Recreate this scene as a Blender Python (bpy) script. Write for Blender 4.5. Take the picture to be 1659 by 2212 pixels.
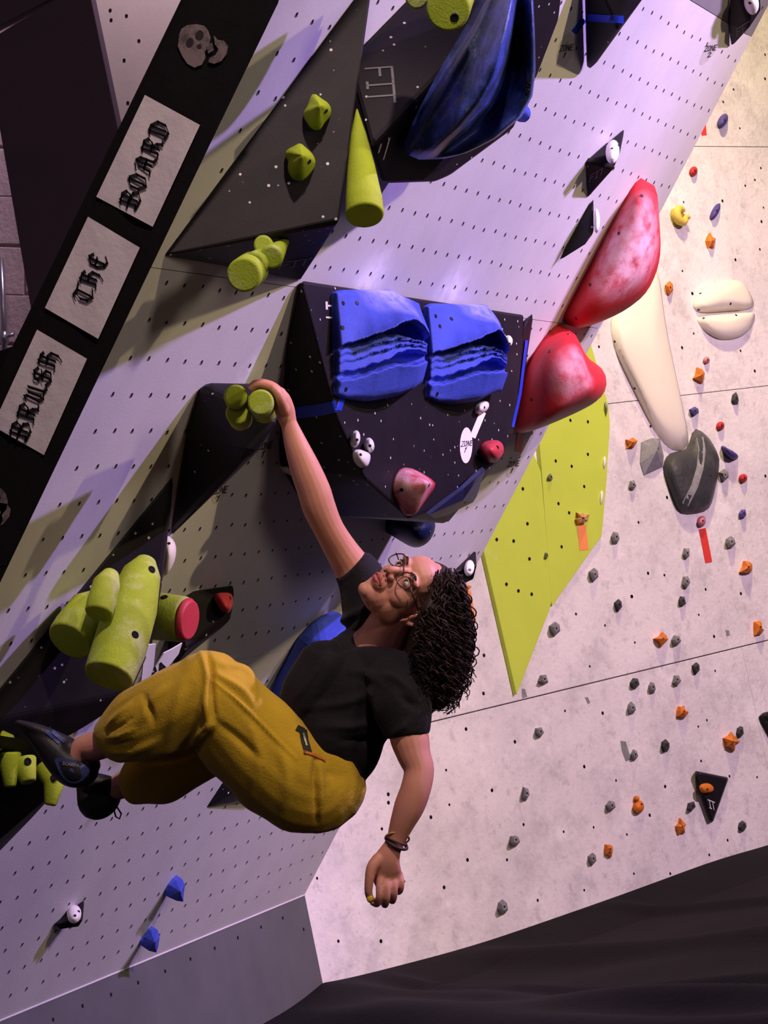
import bpy, bmesh, math, random
import numpy as np
from mathutils import Vector, Matrix
from mathutils.bvhtree import BVHTree
random.seed(7); np.random.seed(7)
for o in list(bpy.data.objects): bpy.data.objects.remove(o)
scene = bpy.context.scene
COL = scene.collection

# ------------------------------------------------------------------ camera
W, H, F = 1659, 2212, 5711.4
CX, CY = W/2, H/2
roll, pitch, az2, az1, TH = 0.20553, 0.051968, 0.367208, 0.730587, 0.719085
nrm = lambda v: v/np.linalg.norm(v)
Uc = np.array([-math.sin(roll)*math.cos(pitch), -math.cos(roll)*math.cos(pitch), math.sin(pitch)])
Ac = nrm(np.array([0, 0, 1.])-Uc*Uc[2]); Bc = np.cross(Ac, Uc); Bc = Bc if Bc[0] > 0 else -Bc
h2 = Ac*math.cos(az2)+Bc*math.sin(az2); outc = -Ac*math.sin(az2)+Bc*math.cos(az2)
R = np.array([h2, -outc, Uc])                       # camera frame (right, down, forward) -> world
CAM = np.array([-9.23069387, -4.18605965, 1.17916722])
cam = bpy.data.cameras.new('camera'); camo = bpy.data.objects.new('camera', cam); COL.objects.link(camo)
cam.sensor_fit = 'VERTICAL'; cam.sensor_height = 24; cam.lens = F/H*24; cam.clip_end = 100
m = Matrix.Identity(4)
for i in range(3):
    m[i][0] = R[i][0]; m[i][1] = -R[i][1]; m[i][2] = -R[i][2]; m[i][3] = CAM[i]
camo.matrix_world = m
scene.camera = camo

# ------------------------------------------------------------------ light
wd = bpy.data.worlds.new('world'); scene.world = wd; wd.use_nodes = True
wd.node_tree.nodes['Background'].inputs[0].default_value = (0.55, 0.42, 0.62, 1)
wd.node_tree.nodes['Background'].inputs[1].default_value = 0.085
vs = scene.view_settings
vs.view_transform = 'Standard'; vs.look = 'None'; vs.gamma = 1; vs.use_curve_mapping = False; vs.exposure = 0.0

def spot(name, loc, to, power, col, ang=70, blend=.5, rad=.05):
    l = bpy.data.lights.new(name, 'SPOT'); l.energy = power; l.color = col; l.spot_size = math.radians(ang)
    l.spot_blend = blend; l.shadow_soft_size = rad
    o = bpy.data.objects.new(name, l); COL.objects.link(o); o.location = loc
    o.rotation_euler = (Vector(to)-Vector(loc)).to_track_quat('-Z', 'Y').to_euler()
    return o
spot('spotlight_warm', (-2.7, -6.6, 3.6), (-1.5, -1.7, 2.5), 620, (1.0, .78, .40), 62, .8, .06)
spot('spotlight_violet', (-0.9, -6.2, 4.1), (-2.1, -1.7, 2.2), 1750, (.56, .36, 1.0), 58, .8, .05)
spot('spotlight_pink', (-0.4, -7.2, 4.4), (1.7, -1.0, 1.7), 1750, (1.0, .69, .88), 62, .8, .10)
spot('spotlight_cream', (1.2, -2.6, 6.0), (3.6, -1.3, 3.4), 900, (1.0, .80, .40), 80, .9, .12)
spot('overhead_lamp', (-5.6, -4.3, 5.4), (-3.4, -1.65, 1.3), 720, (1.0, .76, .70), 27, .6, .08)
spot('warm_fill', (-6.2, -8.0, 2.7), (-2.4, -1.2, 1.5), 350, (1.0, .80, .62), 60, .9, .5)  # added unseen soft lamp, fills the shadows on the overhang with warm light
spot('cream_strip_fill', (-2.97, -1.6, 3.9), (-2.6, -1.2, 2.95), 60, (.86, .66, 1.0), 90, .6, .05)  # added lamp hidden behind the overhang to brighten the cream strip
spot('camera_side_fill', (-8.6, -3.0, 4.6), (-3.4, -1.2, 2.2), 48, (1.0, .68, .80), 60, .9, .35)  # added dim fill from the camera side for the banner and boards

# ------------------------------------------------------------------ projection helpers
def ray(px, py): return R @ np.array([(px-CX)/F, (py-CY)/F, 1.])
def cp(px, py, z): return CAM + ray(px, py)*z
def proj(p):
    q = R.T @ (np.asarray(p)-CAM); return np.array([q[0]/q[2]*F+CX, q[1]/q[2]*F+CY])
class Plane:
    def __init__(s, p, n): s.p = np.asarray(p, float); s.n = nrm(np.asarray(n, float))
    def at(s, px, py, h=0.):
        r = ray(px, py); return CAM + r*((s.n @ (s.p-CAM)+h)/(s.n @ r))
    def shift(s, px, py):
        return (proj(s.at(px, py)+s.n*.01)-np.array([px, py]))/.01
    def height(s, q): return s.n @ (np.asarray(q)-s.p)
COLD = np.array([0, -math.sin(TH), math.cos(TH)])
nO = np.array([0, -math.cos(TH), -math.sin(TH)])
KT = np.array([-0.0266, 0, 0.3399])                 # top of the kickboard at the corner
O = Plane(KT, nO)
DR = np.array([math.cos(az1-az2), -math.sin(az1-az2), 0])
RW = Plane((0, 0, 0), (-math.sin(az1-az2), -math.cos(az1-az2), 0))
KP = Plane((0, 0, 0), (0, -1, 0))
XL = -3.672
SP = Plane((XL, 0, 0), (-1, 0, 0))
def plane3(a, b, c):
    a, b, c = map(np.asarray, (a, b, c)); n = nrm(np.cross(b-a, c-a))
    if n @ (CAM-a) < 0: n = -n
    return Plane(a, n)

# ------------------------------------------------------------------ materials
MATS = {}
def mat(name, col, rough=.6, var=0., vscale=20., bump=0., bscale=60., spec=.3, chalk=None, speck=0., sscale=14., metal=0., sss=0.,
        col2=None, emit=0, chalkcol=(.80, .74, .78), alpha=None, sheen=0., stain=None):
    if name in MATS: return MATS[name]
    m = bpy.data.materials.new(name); m.use_nodes = True; nt = m.node_tree; N = nt.nodes; L = nt.links
    b = N['Principled BSDF']; b.inputs['Roughness'].default_value = rough; b.inputs['Metallic'].default_value = metal
    b.inputs['Specular IOR Level'].default_value = spec
    if sss: b.inputs['Subsurface Weight'].default_value = sss; b.inputs['Subsurface Radius'].default_value = (.012, .004, .002)
    if sheen: b.inputs['Sheen Weight'].default_value = sheen
    if alpha is not None: b.inputs['Alpha'].default_value = alpha
    geo = N.new('ShaderNodeNewGeometry'); P = geo.outputs['Position']
    cur = None
    def rgb(c):
        n = N.new('ShaderNodeRGB'); n.outputs[0].default_value = (*c, 1); return n.outputs[0]
    def noise(sc, det=4, rgh=.6, vec=None):
        n = N.new('ShaderNodeTexNoise'); n.inputs['Scale'].default_value = sc; n.inputs['Detail'].default_value = det
        n.inputs['Roughness'].default_value = rgh; L.new(vec or P, n.inputs['Vector']); return n.outputs['Fac']
    def rng(x, a, c, d=0., e=1.):
        n = N.new('ShaderNodeMapRange'); n.inputs[1].default_value = a; n.inputs[2].default_value = c
        n.inputs[3].default_value = d; n.inputs[4].default_value = e; L.new(x, n.inputs[0]); return n.outputs[0]
    def mul(x, y):
        n = N.new('ShaderNodeMath'); n.operation = 'MULTIPLY'; L.new(x, n.inputs[0])
        if isinstance(y, (int, float)): n.inputs[1].default_value = y
        else: L.new(y, n.inputs[1])
        return n.outputs[0]
    def mix(f, a, c):
        n = N.new('ShaderNodeMix'); n.data_type = 'RGBA'
        L.new(f, n.inputs[0]); L.new(a, n.inputs[6]); L.new(c, n.inputs[7]); return n.outputs[2]
    cur = rgb(col)
    if var or col2:
        c2 = col2 or tuple(min(1, c*(1-var)) for c in col)
        cur = mix(rng(noise(vscale, 5), .35, .68), cur, rgb(c2))
    if stain:
        for (sc, lo, hi, amt, scol) in stain:
            cur = mix(mul(rng(noise(sc, 8, .72), lo, hi), amt), cur, rgb(scol))
    if speck:
        v = N.new('ShaderNodeTexVoronoi'); v.inputs['Scale'].default_value = sscale; L.new(P, v.inputs['Vector'])
        near = rng(v.outputs['Distance'], .09, .13, 1., 0.)
        keep = N.new('ShaderNodeSeparateColor'); L.new(v.outputs['Color'], keep.inputs[0])
        k = rng(keep.outputs[0], 1-speck-.01, 1-speck+.01)
        cur = mix(mul(mul(near, k), .8), cur, rgb(chalkcol))
    if chalk:
        for (c, r, amt) in chalk:
            d = N.new('ShaderNodeVectorMath'); d.operation = 'DISTANCE'; L.new(P, d.inputs[0]); d.inputs[1].default_value = tuple(c)
            f = rng(d.outputs['Value'], r*.25, r, 1., 0.)
            nz = rng(noise(22, 4, .55), .25, .6)
            cur = mix(mul(mul(f, nz), amt), cur, rgb(chalkcol))
    L.new(cur, b.inputs['Base Color'])
    if emit:
        b.inputs['Emission Color'].default_value = (*col, 1); b.inputs['Emission Strength'].default_value = emit
    if bump:
        bp = N.new('ShaderNodeBump'); bp.inputs['Strength'].default_value = bump; bp.inputs['Distance'].default_value = .01
        L.new(noise(bscale, 6), bp.inputs['Height']); L.new(bp.outputs[0], b.inputs['Normal'])
    MATS[name] = m; return m
mat('wall_paint', (.60, .585, .61), .55, .08, 6, .08, 160, .35, chalk=[(O.at(800, 606), .13, .7), (O.at(970, 632), .14, .7), (O.at(540, 812), .10, .6)], chalkcol=(.9, .88, .92))
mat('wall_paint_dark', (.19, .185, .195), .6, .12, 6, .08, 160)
mat('kick_paint', (.10, .10, .108), .6, .15, 5, .05, 120, .3)
mat('plaster', (.80, .755, .765), .75, 0, 3, .35, 45, .2,
    stain=[(1.3, .42, .66, .6, (.56, .53, .55)), (5, .50, .66, .55, (.48, .45, .47)), (16, .54, .66, .55, (.45, .42, .44)), (60, .60, .70, .7, (.33, .30, .31)), (3.2, .54, .66, .6, (.90, .86, .87)), (110, .64, .72, .8, (.9, .87, .88))])
mat('volume_black', (.012, .009, .0125), .55, .3, 9, .06, 200, .2, speck=.75, sscale=30, stain=[(55, .67, .73, .5, (.4, .37, .4))])
mat('volume_plain', (.010, .008, .011), .55, .3, 9, .06, 200, .2, speck=.25, sscale=30)
mat('green', (.36, .46, .03), .75, .2, 14, .25, 190, .2)
mat('green_panel', (.53, .66, .07), .6, .06, 5, .04, 120, .3, stain=[(2.5, .62, .75, .5, (.75, .80, .45))])
mat('blue', (.05, .085, .52), .7, .25, 10, .25, 90, .25)
mat('navy', (.008, .016, .060), .5, .3, 10, .2, 90, .3)  # blue deepened to carry the shade under the central volume
mat('red', (.52, .022, .032), .55, .15, 10, .2, 140, .3)
mat('cream', (.80, .74, .58), .55, .08, 6, .1, 60, .3)
mat('white_hold', (.85, .82, .80), .5, .06, 20, .1, 80, .3)
mat('grey_hold', (.27, .27, .285), .7, .3, 40, .3, 90, .25)
mat('dark_hold', (.045, .05, .055), .6, .3, 40, .3, 90, .3)
mat('orange', (.80, .22, .02), .6, .25, 30, .3, 90, .3)
mat('purple', (.09, .06, .30), .6, .3, 40, .2, 90, .3)
mat('yellow', (.72, .55, .10), .55, .15, 30, .1, 90, .3)
mat('pink', (.62, .20, .24), .6, .25, 40, .1, 90, .3)
mat('hole', (.008, .007, .008), .8, spec=.1)
mat('steel', (.62, .60, .62), .3, metal=.9)
mat('bolt', (.05, .045, .045), .35, metal=.7)
mat('tape_red', (.70, .05, .04), .5); mat('tape_orange', (.90, .30, .10), .5); mat('tape_blue', (.015, .04, .50), .45)
mat('tape_white', (.85, .84, .84), .5); mat('tape_clear', (.66, .62, .60), .3, alpha=.22); mat('tape_green', (.05, .8, .2), .5)
mat('ink', (.012, .01, .012), .7); mat('white_print', (.62, .60, .63), .6); mat('grey_print', (.20, .19, .20), .6)
mat('banner_black', (.006, .005, .006), .8, .2, 10, .3, 18, .1)
mat('banner_white', (.54, .48, .52), .8, .06, 8, .35, 14, .1)
mat('maroon', (.16, .115, .125), .7, .1, 4, .05, 60, .2)
mat('cream_wall', (.72, .62, .46), .7, .1, 4, .05, 60, .2)
mat('block', (.84, .64, .57), .85, .15, 9, .4, 60, .1)
mat('mortar', (.50, .40, .37), .9)
mat('mat_cloth', (.0095, .0078, .0095), .8, .3, 5, .3, 30, .12, stain=[(60, .68, .76, .3, (.05, .045, .05))])
mat('skin', (.60, .265, .19), .5, .12, 12, .05, 200, .35, sss=.12)
mat('lips', (.42, .09, .09), .4); mat('eye_white', (.7, .66, .64), .3); mat('iris', (.03, .018, .012), .2)
mat('brow', (.03, .015, .012), .7)
mat('hair', (.030, .014, .010), .55, .6, 60, spec=.25)
mat('shirt', (.011, .009, .012), .75, .2, 8, .25, 90, .12, sheen=.06)
mat('trousers', (.50, .32, .018), .75, .12, 8, .25, 160, .15, sheen=.1)
mat('shoe_black', (.012, .011, .013), .5, .2, 40, .1, 90); mat('shoe_blue', (.03, .04, .14), .5, .3, 40, .1, 90)
mat('belt', (.02, .018, .02), .5); mat('gold', (.95, .60, .18), .3, metal=.55); mat('leather', (.06, .03, .035), .6)
mat('frame', (.03, .015, .015), .3); mat('nail', (.65, .45, .03), .3); mat('strap_orange', (.55, .15, .04), .6)
mat('collar', (.60, .34, .04), .7)
def glass_mat():
    m = bpy.data.materials.new('lens_glass'); m.use_nodes = True; b = m.node_tree.nodes['Principled BSDF']
    b.inputs['Transmission Weight'].default_value = 1; b.inputs['IOR'].default_value = 1.05; b.inputs['Roughness'].default_value = .02
    b.inputs['Alpha'].default_value = .25; MATS['lens'] = m
glass_mat()

# ------------------------------------------------------------------ object helpers
ORG = {}; LABELS = {}
def tag(o, label=None, cat=None, group=None, kind=None):
    if label:
        assert 4 <= len(label.split()) <= 16, label
        assert label not in LABELS, label
        LABELS[label] = 1; o['label'] = label
    if cat: o['category'] = cat
    if group: o['group'] = group
    if kind: o['kind'] = kind
    return o
def mk(name, V, Fs, material, parent=None, smooth=False, bevel=0., seg=2, org=None, fixn=True):
    V = np.asarray(V, float)
    if org is None: org = V.mean(0) if parent is None else ORG[parent.name]
    me = bpy.data.meshes.new(name); me.from_pydata([tuple(v) for v in V-org], [], [tuple(f) for f in Fs])
    if fixn or bevel:
        bm = bmesh.new(); bm.from_mesh(me)
        bmesh.ops.recalc_face_normals(bm, faces=bm.faces)
        if bevel:
            es = [e for e in bm.edges if len(e.link_faces) == 2 and e.calc_face_angle(0) > .12]
            bmesh.ops.bevel(bm, geom=es, offset=bevel, segments=seg, affect='EDGES', profile=.5, clamp_overlap=True)
        bm.to_mesh(me); bm.free()
    for p in me.polygons: p.use_smooth = smooth
    me.materials.append(MATS[material] if isinstance(material, str) else material)
    o = bpy.data.objects.new(name, me); COL.objects.link(o)
    if parent is None: o.location = org
    else: o.parent = parent; o.location = tuple(org-ORG[parent.name])
    ORG[o.name] = np.asarray(org, float)
    return o
def empty(name, loc, label=None, cat=None, group=None, kind=None):
    o = bpy.data.objects.new(name, None); COL.objects.link(o); o.location = tuple(loc); o.empty_display_size = .05
    ORG[o.name] = np.asarray(loc, float); return tag(o, label, cat, group, kind)
def bvh_of(o):
    me = o.data; org = ORG[o.name]
    return BVHTree.FromPolygons([tuple(np.array(v.co)+org) for v in me.vertices], [tuple(p.vertices) for p in me.polygons])
def hit(surf, px, py, off=.001):
    """point on a Plane or a BVH under the pixel, lifted by off; returns (point, normal)"""
    if isinstance(surf, Plane): return surf.at(px, py, off), surf.n
    r = nrm(ray(px, py)); loc, n, i, d = surf.ray_cast(Vector(CAM), Vector(r))
    if loc is None: return None, None
    n = np.array(n);
    if n @ r > 0: n = -n
    return np.array(loc)+n*off, n
def basis(n, hint=(0, 0, 1)):
    n = nrm(np.asarray(n)); a = np.asarray(hint, float)
    if abs(n @ a) > .95: a = np.array([1., 0, 0])
    u = nrm(np.cross(a, n)); v = np.cross(n, u); return u, v
def bolt(surf, px, py, parent, r=.0055, name='bolt', material='bolt'):
    p, n = hit(surf, px, py, .0)
    if p is None: return
    u, v = basis(n); k = 10
    V = []
    for (rr, hh) in ((r*1.15, .0005), (r*1.0, .002), (r*.7, .002), (r*.6, .0008)):
        for i in range(k):
            a = 2*math.pi*i/k; V.append(p+n*hh+u*rr*math.cos(a)+v*rr*math.sin(a))
    Fs = [(j*k+i, j*k+(i+1) % k, (j+1)*k+(i+1) % k, (j+1)*k+i) for j in range(3) for i in range(k)]+[tuple(range(3*k, 4*k))]
    return mk(name, V, Fs, material, parent)
def hull(name, V, material, bevel=.008, parent=None, smooth=False):
    bm = bmesh.new()
    for v in V: bm.verts.new(tuple(v))
    r = bmesh.ops.convex_hull(bm, input=bm.verts)
    bad = [e for e in r['geom_interior'] if isinstance(e, bmesh.types.BMVert)]
    bmesh.ops.delete(bm, geom=bad, context='VERTS')
    bmesh.ops.dissolve_limit(bm, angle_limit=.035, verts=bm.verts, edges=bm.edges)
    bm.verts.index_update(); Vs = [np.array(v.co) for v in bm.verts]; Fs = [[v.index for v in f.verts] for f in bm.faces]; bm.free()
    return mk(name, Vs, Fs, material, parent, smooth, bevel)
def volume(pts, label, name='volume', material='volume_black', bevel=.010, plane=O, cat='volume', extra=()):
    V = [plane.at(x, y, max(h, .0006)) for x, y, h in pts]+list(extra)
    o = hull(name, V, material, bevel); tag(o, label, cat); return o, bvh_of(o)
def resample(P, n, closed=True):
    P = np.asarray(P, float); Q = np.vstack([P, P[:1]]) if closed else P
    d = np.r_[0, np.cumsum(np.linalg.norm(np.diff(Q, axis=0), axis=1))]
    t = np.linspace(0, d[-1], n+1)[:-1] if closed else np.linspace(0, d[-1], n)
    return np.c_[np.interp(t, d, Q[:, 0]), np.interp(t, d, Q[:, 1])]
def chaikin(P, it=2):
    P = np.asarray(P, float)
    for _ in range(it):
        Q = np.roll(P, -1, 0); P = np.stack([.75*P+.25*Q, .25*P+.75*Q], 1).reshape(-1, 2)
    return P
dome = lambda t: math.sqrt(max(0, 1-(1-t)**2))
cone = lambda t: t
def mound(name, rim, material, plane, bump, tilt=0., apex=(0, 0), rings=6, prof=dome, up=.4, smooth=True, n=0, base=.0, parent=None,
          edge=.006, bevel=0., flat_top=None):
    """a hold: outline in pixels seen on the plane, rising to 'bump' over the middle, higher by 'tilt' on the side away from the wall"""
    rim = np.asarray(rim, float)
    if n: rim = resample(chaikin(rim, 2), n)
    c = rim.mean(0); s = plane.shift(*c); sd = s/np.linalg.norm(s)
    pr = (rim-c) @ sd; lo, hi = pr.min(), pr.max()
    hl = lambda p: edge+tilt*max(0, ((p-c) @ sd-lo)/(hi-lo))
    cc = c+np.asarray(apex); V = []; Fs = []; k = len(rim)
    for p in rim: V.append(plane.at(*(p-s*hl(p)), .0005))
    ts = [i/rings for i in range(rings)]
    if flat_top: ts = [0, flat_top]
    for t in ts:
        for p in rim:
            q = p+(cc-p)*t; f = prof(t if not flat_top else t/flat_top*.999)
            V.append(plane.at(*(q+s*bump*f*up), hl(q)+bump*f))
    nr = len(ts)
    for j in range(nr):
        for i in range(k): Fs.append((j*k+i, j*k+(i+1) % k, (j+1)*k+(i+1) % k, (j+1)*k+i))
    if flat_top: Fs.append(tuple(nr*k+i for i in range(k)))
    else:
        V.append(plane.at(*(cc+s*bump*up), hl(cc)+bump)); a = len(V)-1
        for i in range(k): Fs.append((nr*k+i, nr*k+(i+1) % k, a))
    Fs.append(tuple(range(k-1, -1, -1)))
    return mk(name, V, Fs, material, parent, smooth, bevel)
def coons(top, right, bottom, left, nu, nv):
    T = resample(top, nu, False); B = resample(bottom, nu, False); Lf = resample(left, nv, False); Rt = resample(right, nv, False)
    u = np.linspace(0, 1, nu)[None, :, None]; v = np.linspace(0, 1, nv)[:, None, None]
    return ((1-v)*T[None]+v*B[None]+(1-u)*Lf[:, None]+u*Rt[:, None]
            - ((1-u)*(1-v)*T[0]+u*(1-v)*T[-1]+(1-u)*v*B[0]+u*v*B[-1]))
def patch(name, top, right, bottom, left, hf, plane, material, tilt=0., nu=40, nv=40, up=.6, edge=.01):
    S = coons(top, right, bottom, left, nu, nv); flat = S.reshape(-1, 2); c = flat.mean(0); s = plane.shift(*c); sd = s/np.linalg.norm(s)
    pr = (flat-c) @ sd; lo, hi = pr.min(), pr.max(); V = []; Fs = []
    for j in range(nv):
        for i in range(nu):
            p = S[j, i]; b = hf(i/(nu-1), j/(nv-1)); hl = edge+tilt*((p-c) @ sd-lo)/(hi-lo)
            V.append(plane.at(*(p+s*b*up), hl+b))
    for j in range(nv-1):
        for i in range(nu-1): Fs.append((j*nu+i, j*nu+i+1, (j+1)*nu+i+1, (j+1)*nu+i))
    ring = [i for i in range(nu)]+[j*nu+nu-1 for j in range(1, nv)]+[(nv-1)*nu+i for i in range(nu-2, -1, -1)]+[j*nu for j in range(nv-2, 0, -1)]
    b0 = len(V)
    for r in ring: V.append(V[r]-plane.n*(plane.height(V[r])-.0005))
    for a in range(len(ring)):
        b = (a+1) % len(ring); Fs.append((ring[a], ring[b], b0+b, b0+a))
    return mk(name, V, Fs, material, None, True)
def tube(P, rad, seg=14, capr=0., flat=None):
    """world-space tube through points P with radii; returns verts, faces. capr rounds the end edges; flat=(axis, k) squashes along axis"""
    P = [np.asarray(p, float) for p in P]; V = []; Fs = []
    pts = list(P); rs = list(rad)
    up = None; rings = []
    for i, p in enumerate(pts):
        t = nrm(pts[min(i+1, len(pts)-1)]-pts[max(i-1, 0)])
        if up is None: u, v = basis(t, (0.13, .2, .97))
        else: u = nrm(up-t*(up @ t)); v = np.cross(t, u)
        up = u; rings.append((p, t, u, v, rs[i]))
    if capr:
        p, t, u, v, r = rings[0]; c = min(capr, r*.6); rings[0] = (p+t*c, t, u, v, r); rings.insert(0, (p+t*c*.3, t, u, v, r-c*.3)); rings.insert(0, (p, t, u, v, r-c))
        p, t, u, v, r = rings[-1]; c = min(capr, r*.6); rings[-1] = (p-t*c, t, u, v, r); rings.append((p-t*c*.3, t, u, v, r-c*.3)); rings.append((p, t, u, v, r-c))
    for p, t, u, v, r in rings:
        for k in range(seg):
            a = 2*math.pi*k/seg; V.append(p+u*r*math.cos(a)+v*r*math.sin(a))
    nr = len(rings)
    for j in range(nr-1):
        for k in range(seg): Fs.append((j*seg+k, j*seg+(k+1) % seg, (j+1)*seg+(k+1) % seg, (j+1)*seg+k))
    Fs.append(tuple(range(seg-1, -1, -1))); Fs.append(tuple((nr-1)*seg+k for k in range(seg)))
    return V, Fs
def join(parts):
    V = []; Fs = []
    for v, f in parts:
        b = len(V); V += list(v); Fs += [tuple(i+b for i in q) for q in f]
    return V, Fs
def slab(poly, plane, thick, h0=.0005):
    V = [plane.at(x, y, h0) for x, y in poly]; k = len(V); V += [v+plane.n*thick for v in V]
    return V, [tuple(range(k-1, -1, -1)), tuple(range(k, 2*k))]+[(i, (i+1) % k, (i+1) % k+k, i+k) for i in range(k)]
def ribbon(pts, w, surf, off=.0015, n=14):
    """strip of tape through pixel points, laid on a surface, with 0.4 mm of thickness"""
    P = resample(pts, n, False); V = []; Fs = []
    for i in range(n):
        t = P[min(i+1, n-1)]-P[max(i-1, 0)]; t = t/np.linalg.norm(t); q = np.array([-t[1], t[0]])*w/2
        for sgn in (1, -1):
            p, nn = hit(surf, *(P[i]+q*sgn), off)
            if p is None: p, nn = hit(surf, *P[i], off)
            if p is None: return None
            V += [p, p+nn*.0006]
    for i in range(n-1):
        a = 4*i; Fs += [(a+1, a+3, a+7, a+5), (a, a+4, a+6, a+2), (a, a+1, a+5, a+4), (a+2, a+6, a+7, a+3)]
    Fs += [(0, 2, 3, 1), (4*n-4, 4*n-3, 4*n-1, 4*n-2)]
    return V, Fs
def ellipse(cx, cy, rx, ry, rot=0, n=16):
    a = np.linspace(0, 2*math.pi, n, endpoint=False); c, s = math.cos(rot), math.sin(rot)
    x, y = rx*np.cos(a), ry*np.sin(a); return np.c_[cx+x*c-y*s, cy+x*s+y*c]

# ------------------------------------------------------------------ lettering
BL = {'B': (.95, [[(.02, .9), (.2, 1), (.24, .1), (.02, .06)], [(.24, .97), (.55, 1.02), (.78, .84), (.66, .58), (.24, .5)], [(.34, .54), (.8, .48), (.92, .22), (.62, -.02), (.1, .03)], [(.5, .92), (.48, .1)], [(-.06, .5), (.3, .55)]]),
      'R': (.95, [[(.02, .9), (.2, 1), (.24, .08), (.04, 0)], [(.24, .97), (.58, 1.02), (.8, .82), (.66, .56), (.26, .5)], [(.45, .5), (.7, .3), (.78, .02), (.98, .1)], [(.48, .94), (.47, .1)]]),
      'U': (.95, [[(.0, .86), (.16, 1), (.26, .86), (.2, .2), (.42, 0), (.72, .12)], [(.7, 1), (.76, .1), (.95, .02)], [(.46, .9), (.46, .14)]]),
      'S': (.9, [[(.8, .86), (.55, 1.02), (.22, .86), (.22, .66), (.5, .54), (.8, .4), (.78, .14), (.45, -.02), (.06, .14)], [(.5, .95), (.48, .06)], [(.26, .42), (.74, .66)]]),
      'H': (.95, [[(.04, .9), (.2, 1.02), (.24, .1), (.04, .02)], [(.24, .55), (.55, .64), (.8, .5), (.78, .08), (.62, -.14)], [(.2, .98), (.5, 1), (.68, .9)], [(.48, .9), (.48, .14)]]),
      'T': (.9, [[(.0, .82), (.2, 1.0), (.55, .92), (.9, 1.0)], [(.36, .92), (.16, .6), (.2, .2), (.5, -.02), (.86, .16)], [(.55, .88), (.5, .1)]]),
      'E': (.85, [[(.72, .84), (.5, 1.02), (.2, .82), (.14, .4), (.3, .06), (.6, -.02), (.82, .16)], [(.16, .54), (.62, .58)], [(.46, .94), (.44, .1)]]),
      'O': (.95, [[(.4, 1.02), (.12, .78), (.1, .3), (.42, -.02), (.76, .18), (.8, .68), (.52, 1.0), (.3, .92)], [(.46, .9), (.44, .1)]]),
      'A': (.95, [[(.02, .04), (.2, .1), (.28, .8), (.5, 1.02), (.72, .84), (.74, .1), (.95, .02)], [(.26, .46), (.74, .5)], [(.06, .86), (.3, 1)], [(.5, .94), (.5, .12)]]),
      'D': (.95, [[(.0, .88), (.2, 1.0), (.5, 1.0), (.82, .72), (.8, .26), (.5, -.02), (.08, .04)], [(.24, .94), (.26, .12)], [(.5, .9), (.5, .12)]])}
HL = {'Z': (.8, [[(0, 1), (.75, 1), (.05, 0), (.75, .02)]]), 'O': (.75, [[(.35, 1), (.05, .6), (.15, .05), (.5, .02), (.65, .5), (.5, .95), (.35, 1)]]),
      'N': (.8, [[(.05, 0), (.1, 1), (.6, 0), (.68, 1)]]), 'E': (.75, [[(.62, 1), (.05, .97), (.08, 0), (.62, .03)], [(.06, .5), (.5, .52)]]),
      '1': (.5, [[(.1, .75), (.4, 1), (.2, 0)]]), '2': (.75, [[(.05, .8), (.35, 1), (.6, .75), (.1, 0), (.7, .05)]]), ' ': (.5, []),
      'F': (.85, [[(.1, 0), (.1, 1), (.9, 1)], [(.1, .52), (.62, .52)]]), 'I': (.6, [[(.3, 0), (.3, 1)], [(.1, 0), (.5, 0)], [(.0, 1), (.6, 1)]]),
      'T': (.8, [[(.4, 0), (.4, 1)], [(-.05, 1), (.85, 1)]]), 'S': (.75, [[(.65, .9), (.3, 1), (.1, .75), (.6, .35), (.4, 0), (.02, .1)]]),
      'C': (.75, [[(.65, .85), (.35, 1), (.06, .5), (.3, 0), (.65, .12)]]), 'A': (.8, [[(0, 0), (.38, 1), (.72, 0)], [(.15, .4), (.6, .4)]]),
      'R': (.8, [[(.08, 0), (.08, 1), (.55, .95), (.55, .55), (.1, .5), (.65, 0)]]), 'P': (.75, [[(.08, 0), (.08, 1), (.58, .92), (.55, .5), (.1, .45)]])}
def lettering(text, font, org, xdir, ydir, surf, material, parent, name='lettering', nib=None, mono=.09, off=.002, length=None):
    """strokes in an affine pixel frame laid on a surface; xdir/ydir are the pixel vectors of one letter height"""
    org, xd, yd = map(lambda a: np.asarray(a, float), (org, xdir, ydir)); x = 0.; segs = []
    for ch in text:
        w, st = font[ch]
        for pl in st: segs.append([(x+a, b) for a, b in pl])
        x += w+.05
    k = 1. if length is None else length/(x*np.linalg.norm(xd))
    V = []; Fs = []
    def add(quad):
        ps = []
        for a, b in quad:
            p, n = hit(surf, *(org+xd*a*k+yd*b), off)
            if p is None: return
            ps.append(p)
        b0 = len(V); V.extend(ps); Fs.append(tuple(range(b0, b0+len(ps))))
    for pl in segs:
        for (a, b) in zip(pl[:-1], pl[1:]):
            a = np.array(a); b = np.array(b)
            if nib:
                n = np.array([math.cos(nib[1]), math.sin(nib[1])])*nib[0]/2; m = np.array([-n[1], n[0]])*.28
                add([a-n-m, a+n-m, a+n+m, a-n+m]); add([a-n, a+n, b+n, b-n]); add([a-m, a+m, b+m, b-m]); add([b-n-m, b+n-m, b+n+m, b-n+m])
            else:
                t = (b-a)/max(1e-6, np.linalg.norm(b-a)); n = np.array([-t[1], t[0]])*mono/2; e = t*mono/2
                add([a-e-n, b+e-n, b+e+n, a-e+n])
    if not V: return None
    return mk(name, V, Fs, material, parent, fixn=False)

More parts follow.
